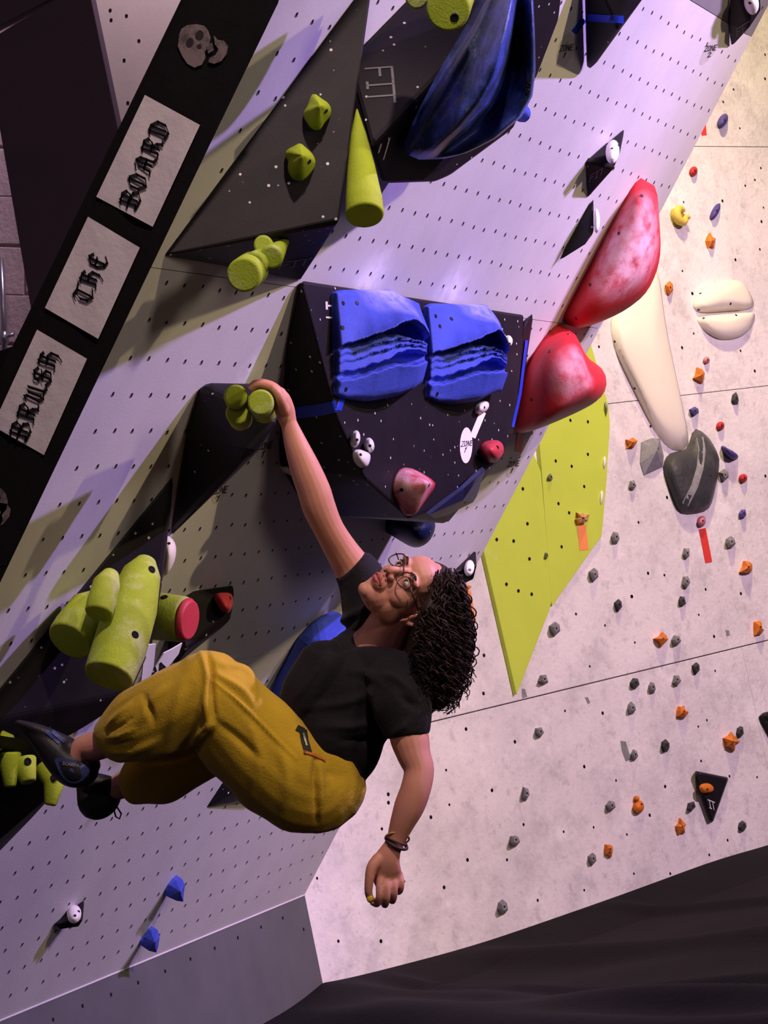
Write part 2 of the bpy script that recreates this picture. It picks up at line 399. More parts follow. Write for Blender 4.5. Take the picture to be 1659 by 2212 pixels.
# ================================================================== SETTING
def box_poly(name, V0, nvec, thick, material, parent=None, bevel=0.):
    V0 = [np.asarray(v, float) for v in V0]; k = len(V0); V = V0+[v-np.asarray(nvec)*thick for v in V0]
    return mk(name, V, [tuple(range(k)), tuple(range(2*k-1, k-1, -1))]+[(i, (i+1) % k, (i+1) % k+k, i+k) for i in range(k)], material, parent, False, bevel)
sO = lambda px, py: (O.at(px, py)-KT) @ COLD
SE = [0, sO(590, 1411), sO(1200, 697), sO(1530, 24), sO(1530, 24)+.75]
SLABT = -O.height(SP.at(236, 350))                 # how deep the side of the overhang is
pO = lambda x, s, h=0.: KT*np.array([0, 1, 1])+np.array([x, 0, 0])+COLD*s+nO*h
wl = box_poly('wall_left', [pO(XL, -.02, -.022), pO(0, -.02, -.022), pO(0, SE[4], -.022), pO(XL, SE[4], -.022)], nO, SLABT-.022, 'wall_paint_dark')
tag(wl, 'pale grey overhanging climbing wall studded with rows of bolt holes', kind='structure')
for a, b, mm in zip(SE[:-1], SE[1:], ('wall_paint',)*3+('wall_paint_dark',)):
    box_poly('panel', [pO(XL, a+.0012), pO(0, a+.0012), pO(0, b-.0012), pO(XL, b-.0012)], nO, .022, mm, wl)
# rows of bolt holes
g0 = O.at(285, 852); gx, gs = g0[0], (g0-KT) @ COLD
HV, HF, RV, RF = [], [], [], []
for i in range(-8, 40):
    for j in range(-20, 32):
        x = gx+i*.1; s = gs+j*.1
        if not (XL+.03 < x < -.02 and .03 < s < SE[4]-.02): continue
        if min(abs(s-q) for q in SE) < .012: continue
        x += random.uniform(-.003, .003); s += random.uniform(-.003, .003)
        c = pO(x, s, .0006); u = np.array([1., 0, 0]); b0 = len(HV)
        for k in range(8):
            a = math.pi*k/4; HV.append(c+u*.0054*math.cos(a)+COLD*.0054*math.sin(a))
        HF.append(tuple(range(b0, b0+8))); b0 = len(RV)
        for k in range(7):                      # lower crescent of the metal rim, modelled as its highlight
            a = math.radians(200+k*23); cu = u*math.cos(a)+COLD*math.sin(a)
            RV += [c+cu*.0054+nO*.0004, c+cu*.0080+nO*.0004]
        for k in range(6): RF.append((b0+2*k, b0+2*k+1, b0+2*k+3, b0+2*k+2))
tag(mk('bolt_holes', HV, HF, 'hole', wl, fixn=False), kind='stuff'); tag(mk('nut_highlights', RV, RF, 'steel', wl, fixn=False), kind='stuff')
bl = box_poly('baseboard_left', [(XL, 0, -.16), (0, 0, -.16), (0, 0, .3385), (XL, 0, .3385)], (0, -1, 0), .2, 'kick_paint')
tag(bl, 'dark grey kickboard strip below the overhanging wall', kind='structure')
tr = mk('trim_1', *(lambda t: t)(join([tube([(XL, -.001, .339), (0, -.001, .339)], [.003, .003], 6)])), 'wall_paint'); tag(tr, 'thin bright edge where kickboard meets overhanging wall', kind='structure')
KB = [(1222, 566), (1128, 605), (1028, 651), (928, 696), (823, 743), (714, 796), (597, 845), (480, 897), (357, 946), (230, 1005), (1312, 615)]
HV = []; HF = []
for x, y in KB:
    c = KP.at(x/2, 1700+y/2, .0006); b0 = len(HV)
    for k in range(8): HV.append(c+np.array([math.cos(k*.7854)*.007, 0, math.sin(k*.7854)*.007]))
    HF.append(tuple(range(b0, b0+8)))
tag(mk('bolt_holes', HV, HF, 'hole', bl, fixn=False), kind='stuff')

# right wall: plaster boards with open joints
zR = lambda px, py: RW.at(px, py)[2]
dRW = lambda px, py: RW.at(px, py) @ DR
Z = [-.2, zR(1300, 1470), zR(1566, 844), zR(1575, 317), 5.2]
pR = lambda d, z, h=0.: DR*d+np.array([0, 0, z])+RW.n*h
D0, D1 = 0.0, 5.6; DV = dRW(1625, 1500)
wr = box_poly('wall_right', [pR(D0, Z[0], -.02), pR(D1, Z[0], -.02), pR(D1, Z[-1], -.02), pR(D0, Z[-1], -.02)], RW.n, .12, 'wall_paint')
tag(wr, 'stained pale plaster climbing wall meeting the overhang at a corner', kind='structure')
for k, (a, b) in enumerate(zip(Z[:-1], Z[1:])):
    cuts = [D0, DV, D1] if k == 0 else [D0, D1]
    for c0, c1 in zip(cuts[:-1], cuts[1:]):
        g = .003 if k == 0 else .001
        box_poly('panel', [pR(c0, a+.002), pR(c1-.002, a+.002), pR(c1-.002, b-g), pR(c0, b-g)], RW.n, .019, 'plaster', wr, .002)
s3 = .3972
RH = [(1000+x*s3, 1200+y*s3) for x, y in [(1007,97),(917,223),(615,318),(773,380),(935,473),(690,603),(115,543),(112,750),(555,845),(760,857),(283,1013),(660,1148),(158,1277),(833,1223),(1100,1256),(1295,1117),(1450,1200),(1600,1205),(330,1463),(548,1502),(711,1478),(1016,1412),(892,1517),(240,1655),(25,1655),(660,1820),(930,1730),(1128,1730),(1440,1548),(1327,895),(1280,930),(1372,627),(1366,440),(1283,322),(1320,184),(1512,207),(407,1875),(1340,1628),(15,943)]]
RH += [(1000+x*s3, 600+y*s3) for x, y in [(740,375),(1192,380),(1255,303),(1247,85),(935,602),(1110,1195),(955,1330),(1645,1078),(1510,397),(1587,507),(1020,808),(1007,1607),(920,1733),(1320,1695),(1513,1717),(1096,1617)]]
RH += [(1100+x*.337, y*.337) for x, y in [(1640,350),(1640,505),(1438,573),(1372,653),(1478,822),(1613,1077),(1575,1153),(1513,1190),(1630,1330),(1450,1665),(1110,1737),(1118,1295),(1367,1288),(1617,1420),(1607,1598),(1175,1882)]]
RH += [(720+x*.19, 1560+y*.19) for x, y in [(625,820),(627,915),(553,1213),(370,1820),(806,1810),(1110,1080),(1320,938),(1283,545),(1260,1878),(1530,1565),(1510,78)]]
RH += [(685, 1897), (731, 2033), (823, 2033), (1040, 2080), (1010, 1290), (1003, 1430)]
HV = []; HF = []
for x, y in RH:
    c = RW.at(x, y, .0006); b0 = len(HV); r = random.choice((.006, .007, .0085))
    for k in range(8): HV.append(c+DR*r*math.cos(k*.7854)+np.array([0, 0, r*math.sin(k*.7854)]))
    HF.append(tuple(range(b0, b0+8)))
tag(mk('bolt_holes', HV, HF, 'hole', wr, fixn=False), kind='stuff')
for poly in ([(1340,1600),(1352,1602),(1358,1622),(1364,1640),(1352,1645),(1344,1625)], [(1127,1488),(1134,1488),(1139,1505),(1128,1509)], [(1263,1506),(1270,1506),(1275,1518),(1270,1521)], [(1567,1361),(1575,1362),(1577,1372),(1570,1374)]):
    V = [RW.at(x, y, .0008) for x, y in poly]; mk('paint_scar', V, [tuple(range(len(V)))], 'grey_hold', wr, fixn=False)

# floor mat
def mat_z(x, y):
    d = math.hypot(x, y); z = -.055*(1-math.exp(-d/.45)); dw = -y if x < 0 else (-y-.3803*x)*.93; fade = min(1, max(0, dw/.35))
    z += .006*math.sin(5*x+3*y+1.3*math.sin(2.1*x))*min(1, d)
    for (ox, oy, ax, ay, hh, ww) in FOLDS:
        t = (x-ox)*-ay+(y-oy)*ax; w = math.sin(2.3*((x-ox)*ax+(y-oy)*ay))*.05
        z += (hh*math.exp(-((t+w)/ww)**2)-hh*.25)*fade
    return z
fp = lambda px, py: Plane((0, 0, -.05), (0, 0, 1)).at(px, py)
FOLDS = []
for a, b, hh, ww in (((960, 2112), (1659, 2082), .030, .05), ((1430, 1934), (1659, 1912), .03, .05), ((760, 2160), (1500, 2150), .05, .13), ((1000, 2050), (1659, 1990), .05, .12), ((1100, 2190), (1659, 2180), .06, .14), ((1200, 2135), (1659, 2125), .04, .10)):
    A, B = fp(*a), fp(*b); d = nrm((B-A)[:2]); FOLDS.append((A[0], A[1], d[0], d[1], hh, ww))
nx, ny = 330, 220; V = []; Fs = []
for j in range(ny):
    for i in range(nx):
        u = i/(nx-1); v = (j/(ny-1))**1.5
        x = -4.6+u*9.6; ytop = .02 if x < 0 else -.3803*x; y = ytop-v*6.0
        V.append((x, y, mat_z(x, y)))
for j in range(ny-1):
    for i in range(nx-1): Fs.append((j*nx+i, j*nx+i+1, (j+1)*nx+i+1, (j+1)*nx+i))
tag(mk('floor', V, Fs, 'mat_cloth', None, True, fixn=False), 'black fabric crash mat creased along the foot of the walls', kind='structure')

mk('far_mat', [(-13, 3, -.06), (-4.59, 3, -.06), (-4.59, -12, -.06), (-13, -12, -.06), (6, -5.9, -.06), (6, -12, -.06), (-4.59, -5.9, -.06)], [(0, 1, 2, 3), (6, 4, 5, 2)], 'mat_cloth', bpy.data.objects['floor'], fixn=False)
# behind the side of the overhang
BK = Plane((-3.05, 0, 0), (-1, 0, 0)); BC = Plane((-2.6, 0, 0), (-1, 0, 0)); BB = Plane((-2.35, 0, 0), (-1, 0, 0))
def backboard(name, poly, pl, th, material, label, parent=None):
    V, f = slab(poly, pl, th, -th); o = mk(name, V, f, material, parent, False, .002); return tag(o, label, kind='structure') if label else o
wb = backboard('wall_back', [(110, -330), (600, -330), (330, 420), (200, 420)], BC, .03, 'cream_wall', 'cream wall strip glimpsed between maroon boards and banner')
V = []; Fs = []
for x, y in ((273, 34), (300, 88), (268, 130), (214, 103), (238, 22), (276, 222), (240, 43)):
    c = BC.at(x, y, .001); b0 = len(V)
    for k in range(8): V.append(c+np.array([0, .005*math.cos(k*.7854), .005*math.sin(k*.7854)]))
    Fs.append(tuple(range(b0, b0+8)))
tag(mk('bolt_holes', V, Fs, 'hole', wb, fixn=False), kind='stuff')
pn = backboard('wall_side', [(-46, 110), (170, -20), (208, 0), (268, 290), (330, 420), (100, 760), (82, 690), (2, 228), (-20, 110)], BK, .03, 'maroon', 'dark maroon board beside the cream wall strip')
backboard('board', [(-60, 100), (-140, -330), (140, -330), (207, -4), (168, -22)], BK, .036, 'maroon', None, pn)
wf = backboard('wall_far', [(-1100, -700), (150, -700), (150, 1500), (-1100, 1500)], BB, .05, 'mortar', 'pale blockwork wall at the far left behind the banner')
ys = [210+106*k for k in range(-4, 9)]
for k in range(12):
    y0, y1 = ys[k]+2, ys[k+1]-2; e = 100*(k % 2)
    for (x0, x1) in ((-640+e, -446+e), (-440+e, -246+e), (-240+e, -46+e), (-40+e, 145)):
        V, f = slab([(x0, y0), (x1, y0+(x1-x0)*.03), (x1, y1+(x1-x0)*.03), (x0, y1)], BB, .012, .0); mk('block', V, f, 'block', wf, False, .003)
V, f = join([tube([BB.at(2, 560, .05), BB.at(9, 690, .05), BB.at(10, 800, .05)], [.009, .009, .009], 10), tube([BB.at(9, 716, .05), BB.at(10, 742, .05)], [.013, .013], 10), tube([BB.at(9, 728, .05), BB.at(30, 722, .05)], [.006, .006], 8)])
tag(mk('conduit_pipe', V, f, 'steel', None, True), 'thin metal conduit pipe running up the pale blockwork', 'pipe')
V, f = slab([(-120, 790), (0, 762), (40, 748), (70, 735), (120, 760), (60, 1250), (-120, 1250)], Plane((-3.4, 0, 0), (-1, 0, 0)), .03)
tag(mk('black_drape', V, f, 'banner_black', None, False, .004), 'black cloth drape below the blockwork, left of the banner', 'drape')

# banner on the side of the overhang
bo = empty('banner', SP.at(250, 650), 'tall black cloth banner with white lettered panels on the wall edge', 'banner')
def cloth(poly, pl, h0, name, material, parent, amp=.004, nu=20, nv=20):
    (a, b, c, d) = [np.array(p, float) for p in poly]; V = []; Fs = []
    ph = random.uniform(0, 6)
    for j in range(nv):
        for i in range(nu):
            u, v = i/(nu-1), j/(nv-1); p = (1-v)*((1-u)*a+u*b)+v*((1-u)*d+u*c)
            w = math.sin(9*u+4*v+ph)*.5+math.sin(5*v-7*u+2*ph)*.5; V.append(pl.at(*p, h0+amp*(.5+.5*w)))
    for j in range(nv-1):
        for i in range(nu-1): Fs.append((j*nu+i, j*nu+i+1, (j+1)*nu+i+1, (j+1)*nu+i))
    return mk(name, V, Fs, material, parent, True, fixn=False)
V, f = slab([(412, -40), (622, -40), (-10, 1280), (-230, 1280)], SP, .004); mk('backing', V, f, 'banner_black', bo)
cloth([(396, 4), (602, 4), (14, 1222), (-185, 1222)], SP, .005, 'cloth', 'banner_black', bo, .005, 30, 60)
for poly, txt, org, end in ((((313, 205), (432, 270), (330, 490), (208, 425)), 'BOARD', (293, 455), (371, 268)),
                       (((190, 468), (302, 535), (212, 732), (97, 665)), 'THE', (192, 660), (236, 556)),
                       (((80, 712), (188, 775), (95, 983), (-16, 920)), 'BRUSH', (56, 955), (133, 763))):
    pnl = cloth(poly, SP, .0115, 'lettered_panel', 'banner_white', bo, .003)
    d = np.array(end, float)-np.array(org); L_ = np.linalg.norm(d); d /= L_; yd = np.array([d[1], -d[0]])*40
    lettering(txt, BL, org, d*40, yd, SP, 'ink', pnl, nib=(.20, .75), off=.0162, length=L_)
def emblem(polys, parent):
    for nm, mt, off, poly in polys:
        V = [SP.at(x, y, off) for x, y in poly]; mk(nm, V, [tuple(range(len(V)))], mt, parent, fixn=False)
mat('skull_tone', (.16, .12, .125), .9, 0, 20, stain=[(30, .42, .62, .85, (.035, .026, .03))]); mat('skull_dark', (.02, .014, .016), .9)
ell = lambda *a: [tuple(p) for p in ellipse(*a)]
S0 = [(387, 75), (392, 62), (405, 54), (425, 52), (442, 56), (450, 66), (455, 82), (452, 100), (442, 112), (444, 124), (436, 140), (420, 146), (405, 138), (394, 122), (384, 100)]
J0 = [(462, 76), (470, 86), (484, 88), (493, 100), (490, 116), (478, 132), (462, 138), (450, 134), (452, 126), (466, 118), (472, 106), (464, 96)]
emblem([('skull_print', 'skull_tone', .0115, S0), ('jaw_print', 'skull_tone', .0115, J0), ('eye_socket', 'skull_dark', .0120, ell(410, 92, 8, 11, .3)), ('eye_socket', 'skull_dark', .0120, ell(431, 76, 9, 11, .3)),
        ('nose_socket', 'skull_dark', .0120, [(424, 98), (434, 94), (436, 104), (428, 106)]), ('teeth_print', 'skull_tone', .0120, [(446, 100), (458, 92), (462, 108), (450, 116)])], bo)
emblem([('skull_print', 'skull_tone', .0115, [(x-438, y+1000) for x, y in S0]), ('jaw_print', 'skull_tone', .0115, [(x-470, y+1000) for x, y in J0]), ('eye_socket', 'skull_dark', .0120, ell(-7, 1076, 9, 11, .3))], bo)

# ================================================================== VOLUMES ON THE OVERHANG
def strokes_fit(surf, org, xd, yd, parent, material='grey_print', mono=.12):
    return lettering('FIT', HL, org, xd, yd, surf, material, parent, mono=mono)
def tape(pts, w, surf, material, label, name='tape_strip', n=14, off=.0015, cat='tape'):
    r = ribbon(pts, w, surf, off, n)
    if r: return tag(mk(name, r[0], r[1], material), label, cat)

v1, b1 = volume([(808, -60, 0), (353, 553, 0), (648, 605, 0), (733, 474, .28), (700, 100, 0), (727, 486, .275)], 'large black wedge volume with three lime holds at the top left', bevel=.014)
a_, b_, c_ = O.at(801, 318, .21), O.at(946, 165, .21), O.at(780, 100, .0006)
v2, b2 = volume([(900, 300, 0), (1060, 60, 0), (826, 400, .195), (938, 396, .20), (972, 382, .205), (1110, 280, .21), (1160, 170, .21), (1210, 40, .21), (1222, -60, .21)],
                'large black volume carrying the big rounded blue hold', bevel=.012, extra=[a_, b_, a_+(b_-a_)*2.3, c_-(b_-a_)*.2, c_+(b_-a_)*1.3])
lettering('FIT', HL, (790, 146), (3, 33), (56, -4), b2, 'grey_print', v2, mono=.1)
lettering('FIT', HL, (803, 322), (-9, 31), (38, -26), b2, 'white_print', v2, mono=.1)

T0 = [O.at(652, 607, .015), O.at(1131, 681, .015), O.at(886, 1120, .36)]
FP = plane3(*T0)
fpts = [FP.at(*p) for p in ((652, 607), (730, 905), (790, 1035), (886, 1121), (962, 1088), (1050, 1012), (1088, 985), (1120, 865), (1131, 681))]
v3, b3 = volume([(652, 606, 0), (1131, 680, 0), (618, 740, 0), (601, 960, 0), (603, 1003, 0), (640, 1070, .02), (735, 1116, .12), (860, 1120, .30), (966, 1131, .24), (930, 1116, .3), (900, 900, 0), (860, 1000, 0)],
                'big central black volume holding two ridged blue holds', bevel=.016, extra=fpts)
sp, bfin = volume([(1150, 677, 0), (1151, 690, .0), (1131, 712, .03), (1112, 905, .12), (1098, 938, .17), (1106, 938, .16), (1122, 880, .12), (1133, 690, .0)], 'thin black fin with blue edge along the central volume', bevel=.003, material='volume_plain')
lettering('IT', HL, (704, 650), (1, 34), (44, 3), b3, 'white_print', v3, mono=.11)
v4, b4 = volume([(432, 827, 0), (362, 1166, 0), (400, 930, 0), (480, 828, 0), (500, 1010, 0), (528, 986, .215), (556, 978, .225), (604, 905, .235), (604, 832, .13), (560, 829, .07)], 'black wedge volume under the gripping hand', bevel=.014, material='volume_plain')
v5, b5 = volume([(379, 1018, 0), (-70, 1570, 0), (-70, 1700, .02), (330, 1180, 0), (354, 1235, .07), (330, 1395, .15), (284, 1496, .2), (205, 1562, .17), (60, 1640, .10)], 'long dark volume carrying thick lime tube holds', bevel=.014)
v6, b6 = volume([(-170, 1600, 0), (-170, 1960, 0), (-12, 1850, 0.01), (68, 1768, .10), (128, 1702, .16), (112, 1606, .16), (-20, 1585, .12)], 'black volume at the lower left edge below the shoes', bevel=.012, material='volume_plain')
v8, b8 = volume([(1258, -90, 0), (1264, 146, 0), (1277, 152, .03), (1335, 65, .14), (1400, -18, .15), (1390, -100, .12)], 'black wedge volume with a blue tape band at the top', material='volume_plain')
v9, b9 = volume([(1351, 275, 0), (1264, 348, 0), (1268, 430, 0), (1325, 366, .08), (1341, 326, .07)], 'small black pyramid volume with white hold and faint lettering', material='volume_plain', bevel=.006)
v10, b10 = volume([(1284, 420, 0), (1201, 569, 0), (1284, 503, .07), (1266, 528, .07), (1262, 470, 0)], 'narrow black pyramid volume just below another pyramid', material='volume_plain', bevel=.006)
v11, b11 = volume([(1028, 1186, 0), (972, 1240, 0), (1030, 1222, .05), (1023, 1252, .05), (996, 1264, .02)], 'small black pyramid volume just behind the climber hair', material='volume_plain', bevel=.005)
v12, b12 = volume([(184, 1939, 0), (114, 1996, 0), (130, 2009, .02), (170, 2003, .055), (180, 1986, .06)], 'small black pyramid volume near the bottom left corner', material='volume_plain', bevel=.005)
v13, b13 = volume([(444, 1746, 0), (482, 1688, 0), (540, 1690, .04), (580, 1700, .04), (570, 1716, .02)], 'dark low triangular volume below the bent knee', material='volume_plain', bevel=.005)
v13b, b13b = volume([(404, 1691, 0), (424, 1648, 0), (452, 1646, .03), (441, 1668, .03)], 'tiny dark volume tip peeking out under the trousers', material='volume_plain', bevel=.004)
v5b, b5b = volume([(392, 1290, 0), (418, 1274, 0), (508, 1261, 0), (503, 1312, .08), (496, 1344, .09), (402, 1404, .09), (375, 1442, .07), (360, 1400, 0)], 'black volume with red band behind the lime tubes', material='volume_plain', bevel=.008)
v15, b15 = volume([(1578, -60, 0), (1573, 55, 0), (1577, 105, 0), (1617, 62, .07), (1645, 20, .08), (1640, -60, .08)], 'black pyramid volume at the top right corner', material='volume_plain', bevel=.006)
v14, _ = volume([(722, 1312, 0), (682, 1330, 0), (642, 1374, 0), (574, 1502, 0), (600, 1545, .08), (700, 1420, .16), (770, 1340, .10)], 'bright blue wedge hold behind the climber torso', name='climbing_hold', material='blue', bevel=.02, cat='climbing hold')
for bb, vv, og, xd, yd in ((b9, v9, (1272, 393), (13, -8), (4, -15)), (b15, v15, (1592, 78), (11, -7), (-1, -16)), (b13b, v13b, (418, 1672), (8, -6), (2, -10)), (b1, v1, (600, 580), (28, -4), (6, -14))):
    lettering('FIT', HL, og, xd, yd, bb, 'grey_print', vv, mono=.12)

# tape on the volumes
tape([(612, 893), (650, 890), (700, 884), (726, 877)], 25, b3, 'tape_blue', 'blue tape band wrapped around the side of the central volume', n=24)
tape([(729, 868), (741, 872)], 34, b3, 'tape_blue', 'short blue tape end folded onto the central volume front', n=6)
tape([(1135, 735), (1121, 850), (1105, 922)], 6, bfin, 'tape_blue', 'thin blue tape along the fin of the central volume', off=.004)
tape([(1270, 37), (1346, 42)], 16, b8, 'tape_blue', 'blue tape band across the topmost right black wedge', n=20)
tape([(1262, 42), (1240, 70)], 12, O, 'tape_blue', 'blue tape tail pointing to the top zone label', n=6)
tape([(500, 1328), (455, 1356), (392, 1392)], 15, b5b, 'tape_red', 'red tape band along the black volume behind the tubes', n=14)
tape([(1125, 935), (1119, 975)], 14, O, 'tape_red', 'red tape strip hanging below the lower red hold', n=6)
tape([(1517, 1142), (1531, 1215)], 15, RW, 'tape_red', 'long red tape strip under the pink hold', n=6)
tape([(1519, 268), (1521, 292)], 11, RW, 'tape_red', 'short red tape scrap near the top of the plaster wall', n=4)
tape([(1256, 1135), (1262, 1188)], 19, RW, 'tape_orange', 'orange tape strip on the lime panel', n=6, off=.0255)
tape([(1006, 1278), (1018, 1343)], 22, RW, 'tape_orange', 'orange tape strip next to the climber hair', n=6)
tape([(575, 926), (600, 900)], 13, O, 'tape_blue', 'small blue tape scrap beside the gripping hand', n=5)
tape([(563, 934), (572, 924)], 12, O, 'tape_green', 'bright green tape scrap below the gripped hold', n=4)
def zone(px, py, ang, surf, num, label, wl=24, hl=50, paper='tape_clear', k=1., tang=None):
    """an oval sticker with ZONE and a number, standing along direction ang (pixels)"""
    c = np.array([px, py], float); d = np.array([math.cos(ang), math.sin(ang)])
    E_ = ellipse(0, 0, wl*.5, hl*.5, 0, 20); q = np.array([-d[1], d[0]])
    V = []
    for a, b in E_:
        p, n = hit(surf, *(c+q*a+d*b), .0012); V.append(p)
    if any(v is None for v in V): return
    kk = len(V); V += [v+n*.0004 for v in V]
    o = mk('zone_label', V, [tuple(range(kk)), tuple(range(kk, 2*kk))]+[(i, (i+1) % kk, (i+1) % kk+kk, i+kk) for i in range(kk)], paper); tag(o, label, 'sticker')
    t = np.array([1, -.12]) if tang is None else np.array(tang)
    dn = np.array([-.28, 1.])
    lettering('ZONE', HL, c+dn*2*k-t*15*k, t*10*k, -dn*14*k, surf, 'ink', o, mono=.15, off=.0022)
    lettering(num, HL, c+dn*19*k-t*2*k, t*12*k, -dn*13*k, surf, 'ink', o, mono=.16, off=.0022)
    return o
zone(1222, 108, 1.85, O, '1', 'clear zone sticker beside the topmost right black wedge', 34, 78, k=.9)
zone(1534, 108, 2.15, O, '2', 'clear zone sticker near the top right corner', 22, 74, k=.8)
zone(571, 968, 1.95, O, '1', 'clear zone sticker below the gripping hand', 28, 56)
zone(474, 1064, 2.0, O, '1', 'clear zone sticker half hidden by the black wedge', 26, 52)
zone(1108, 1006, 1.95, O, '1', 'clear zone sticker under the lower red hold', 22, 52, k=.8)
zone(1006, 962, 1.6, b3, '1', 'white oval zone sticker on the central volume', 27, 78, 'tape_white', k=.78)
tape([(1043, 890), (1020, 945)], 13, b3, 'tape_white', 'white tape strip above the white zone sticker', n=8, off=.0005)
r_ = ribbon([(318, 1480), (332, 1395)], 26, b5b, .0); 
V, f = slab([(303, 1475), (312, 1392), (335, 1390), (330, 1440), (318, 1478)], O, .003, .16); tag(mk('paper_label', V, f, 'tape_white'), 'white paper label behind the lime tubes above the knee', 'label')
V, f = slab([(318, 1466), (352, 1410), (372, 1400), (392, 1388), (384, 1412), (345, 1460)], O, .003, .12); pl_ = tag(mk('paper_label', V, f, 'tape_white'), 'white paper label with black letters above the knee', 'label')
lettering('RA', HL, (330, 1466), (19, -13), (-6, -17), Plane(O.p+O.n*.1235, O.n), 'ink', pl_, mono=.2, off=.001)

# ================================================================== HOLDS
def hold(rim, label, material, plane=O, bump=.04, bolts=(), name='climbing_hold', group=None, cat='climbing hold', br=.0055, **k):
    o = mound(name, rim, material, plane, bump, **k); tag(o, label, cat, group)
    if bolts:
        bv = bvh_of(o)
        for (x, y) in bolts: bolt(bv, x, y, o, br)
    return o
def tplane(surf, px, py):
    p, n = hit(surf, px, py, 0); return Plane(p, n)
# red pair at the edge of the overhang
RU = [(1390,391),(1408,392),(1420,412),(1424,470),(1427,520),(1424,560),(1412,600),(1390,640),(1350,672),(1300,695),(1262,708),(1235,710),(1225,695),(1227,675),(1245,640),(1280,570),(1320,490),(1355,430),(1372,402)]
mat('red_chalk_tall', (.52, .022, .032), .55, .15, 10, .15, 140, .3, chalk=[(O.at(1405, 545, .19), .24, .9), (O.at(1350, 590, .15), .16, .5)], chalkcol=(.78, .50, .60))
hold(RU, 'tall glossy red hold dusted with chalk at the wall edge', 'red_chalk_tall', bump=.09, tilt=.12, n=40, up=.35, apex=(22, 8), rings=10, bolts=[(1386, 423), (1337, 504), (1275, 615), (1245, 688)])
RL = [(1222,708),(1240,715),(1254,745),(1270,775),(1300,793),(1311,815),(1306,845),(1285,868),(1250,888),(1190,915),(1140,935),(1115,936),(1112,920),(1120,870),(1135,800),(1160,755),(1190,725)]
mat('red_chalk_cone', (.52, .022, .032), .5, .15, 10, .15, 140, .3, chalk=[(O.at(1290, 812, .29), .20, .95)], chalkcol=(.80, .58, .66))
hold(RL, 'lower red cone hold with a chalky rounded tip', 'red_chalk_cone', bump=.13, tilt=.16, n=40, up=.25, apex=(45, 0), rings=10, bolts=[(1187, 759), (1148, 863), (1228, 722)])

# blue holds on the central volume
def ridged(u, v):
    e = min(1, min(u, 1-u, v, 1-v)/.05); e = math.sqrt(max(0, e*(2-e)))
    ip = lambda a, b: float(np.interp(u, a, b)); w = .008*math.sin(23*u+3)+.005*math.sin(51*u)
    c1 = ip([0, .45, .76, 1], [.54, .39, .27, .46])+w*.5; v2 = max(c1+.02, ip([0, .45, .76, 1], [.57, .41, .43, .51])+w)
    n1 = ip([0, .39, .76, 1], [.80, .68, .56, .65])+w; n2 = ip([0, .39, .52, 1], [.86, .73, .69, .72])+w*.7
    sm = min(1, max(0, u/.74)); A = .20+.80*sm*sm*(3-2*sm)
    if u > .84: A *= 1-.45*(u-.84)/.16
    d = n1-v2
    h = np.interp(v, [0, .1, c1-.01, c1+.012, v2-.005, v2+.02, v2+.25*d, v2+.29*d, v2+.55*d, v2+.59*d, n1-.012, n1+.012, n2-.012, n2+.015, .92, 1.05],
                  [.05, .065, .150, .035, .030, .098, .102, .085, .095, .078, .088, .022, .020, .092, .060, .03])
    return float(h)*A*e
mat('blue_chalk', (.055, .09, .56), .7, .2, 12, .2, 90, .25, chalk=[(FP.at(810, 650, .03), .16, .75), (FP.at(1010, 675, .03), .16, .75)], chalkcol=(.55, .55, .80))
for (tp, rt, bt, lf, lab, bts) in (
    ([(724, 632), (740, 626), (840, 625), (868, 640), (903, 655)], [(903, 655), (915, 715), (918, 785), (911, 826)], [(727, 852), (745, 860), (800, 866), (850, 858), (882, 846), (911, 826)], [(724, 632), (726, 740), (727, 852)],
     'ridged blue hold on the central volume, left of its twin', [(741, 655), (771, 655), (740, 708), (766, 762), (747, 841)]),
    ([(922, 662), (935, 655), (1045, 658), (1062, 680), (1077, 698)], [(1077, 698), (1087, 750), (1091, 810), (1082, 846)], [(925, 858), (945, 868), (980, 873), (1030, 867), (1062, 850), (1082, 846)], [(922, 662), (924, 760), (925, 858)],
     'ridged blue hold on the central volume, nearer the red holds', [(941, 683), (975, 689), (950, 705), (944, 851)])):
    o = patch('climbing_hold', tp, rt, bt, lf, ridged, FP, 'blue_chalk', tilt=.03, nu=90, nv=90, up=.3); tag(o, lab, 'climbing hold', 'ridged blue holds on the central volume')
    bv = bvh_of(o)
    for x, y in bts: bolt(bv, x, y, o, .006)
# giant blue hold
F2 = plane3(O.at(946, 165, .212), O.at(1110, 280, .212), O.at(1160, 100, .212))
def giant(u, v):
    e = min(1, min(u, 1-u)/.10, min(v, 1-v)/.09); e = math.sqrt(max(0, e*(2-e)))
    g = lambda c, w: math.exp(-((u-c)/w)**2)
    s = math.sin(math.pi*min(1, v*.93+.07))**.5
    return e*s*(.055+.125*g(.42, .17)*(1-.35*v)+.07*g(.9, .12)-.02*g(.70, .10))
mat('blue_worn', (.05, .08, .48), .40, .2, 9, .45, 26, .5, stain=[(4.5, .40, .56, .92, (.010, .024, .055)), (16, .58, .70, .5, (.22, .23, .28))])
o = patch('climbing_hold', [(1068, -40), (1105, -48), (1148, -40)], [(1148, -40), (1152, 60), (1154, 150), (1148, 205), (1125, 250), (1070, 297), (1010, 328), (960, 343)],
          [(879, 318), (884, 336), (905, 345), (960, 343)], [(1068, -40), (1020, 55), (962, 145), (932, 200), (895, 275), (879, 318)], giant, F2, 'blue_worn', tilt=.09, nu=40, nv=80, up=.15)
tag(o, 'huge rounded blue hold with dark worn ridge at the top', 'climbing hold'); bv = bvh_of(o)
for x, y in ((899, 319), (1142, 182), (1140, 196)): bolt(bv, x, y, o, .006)
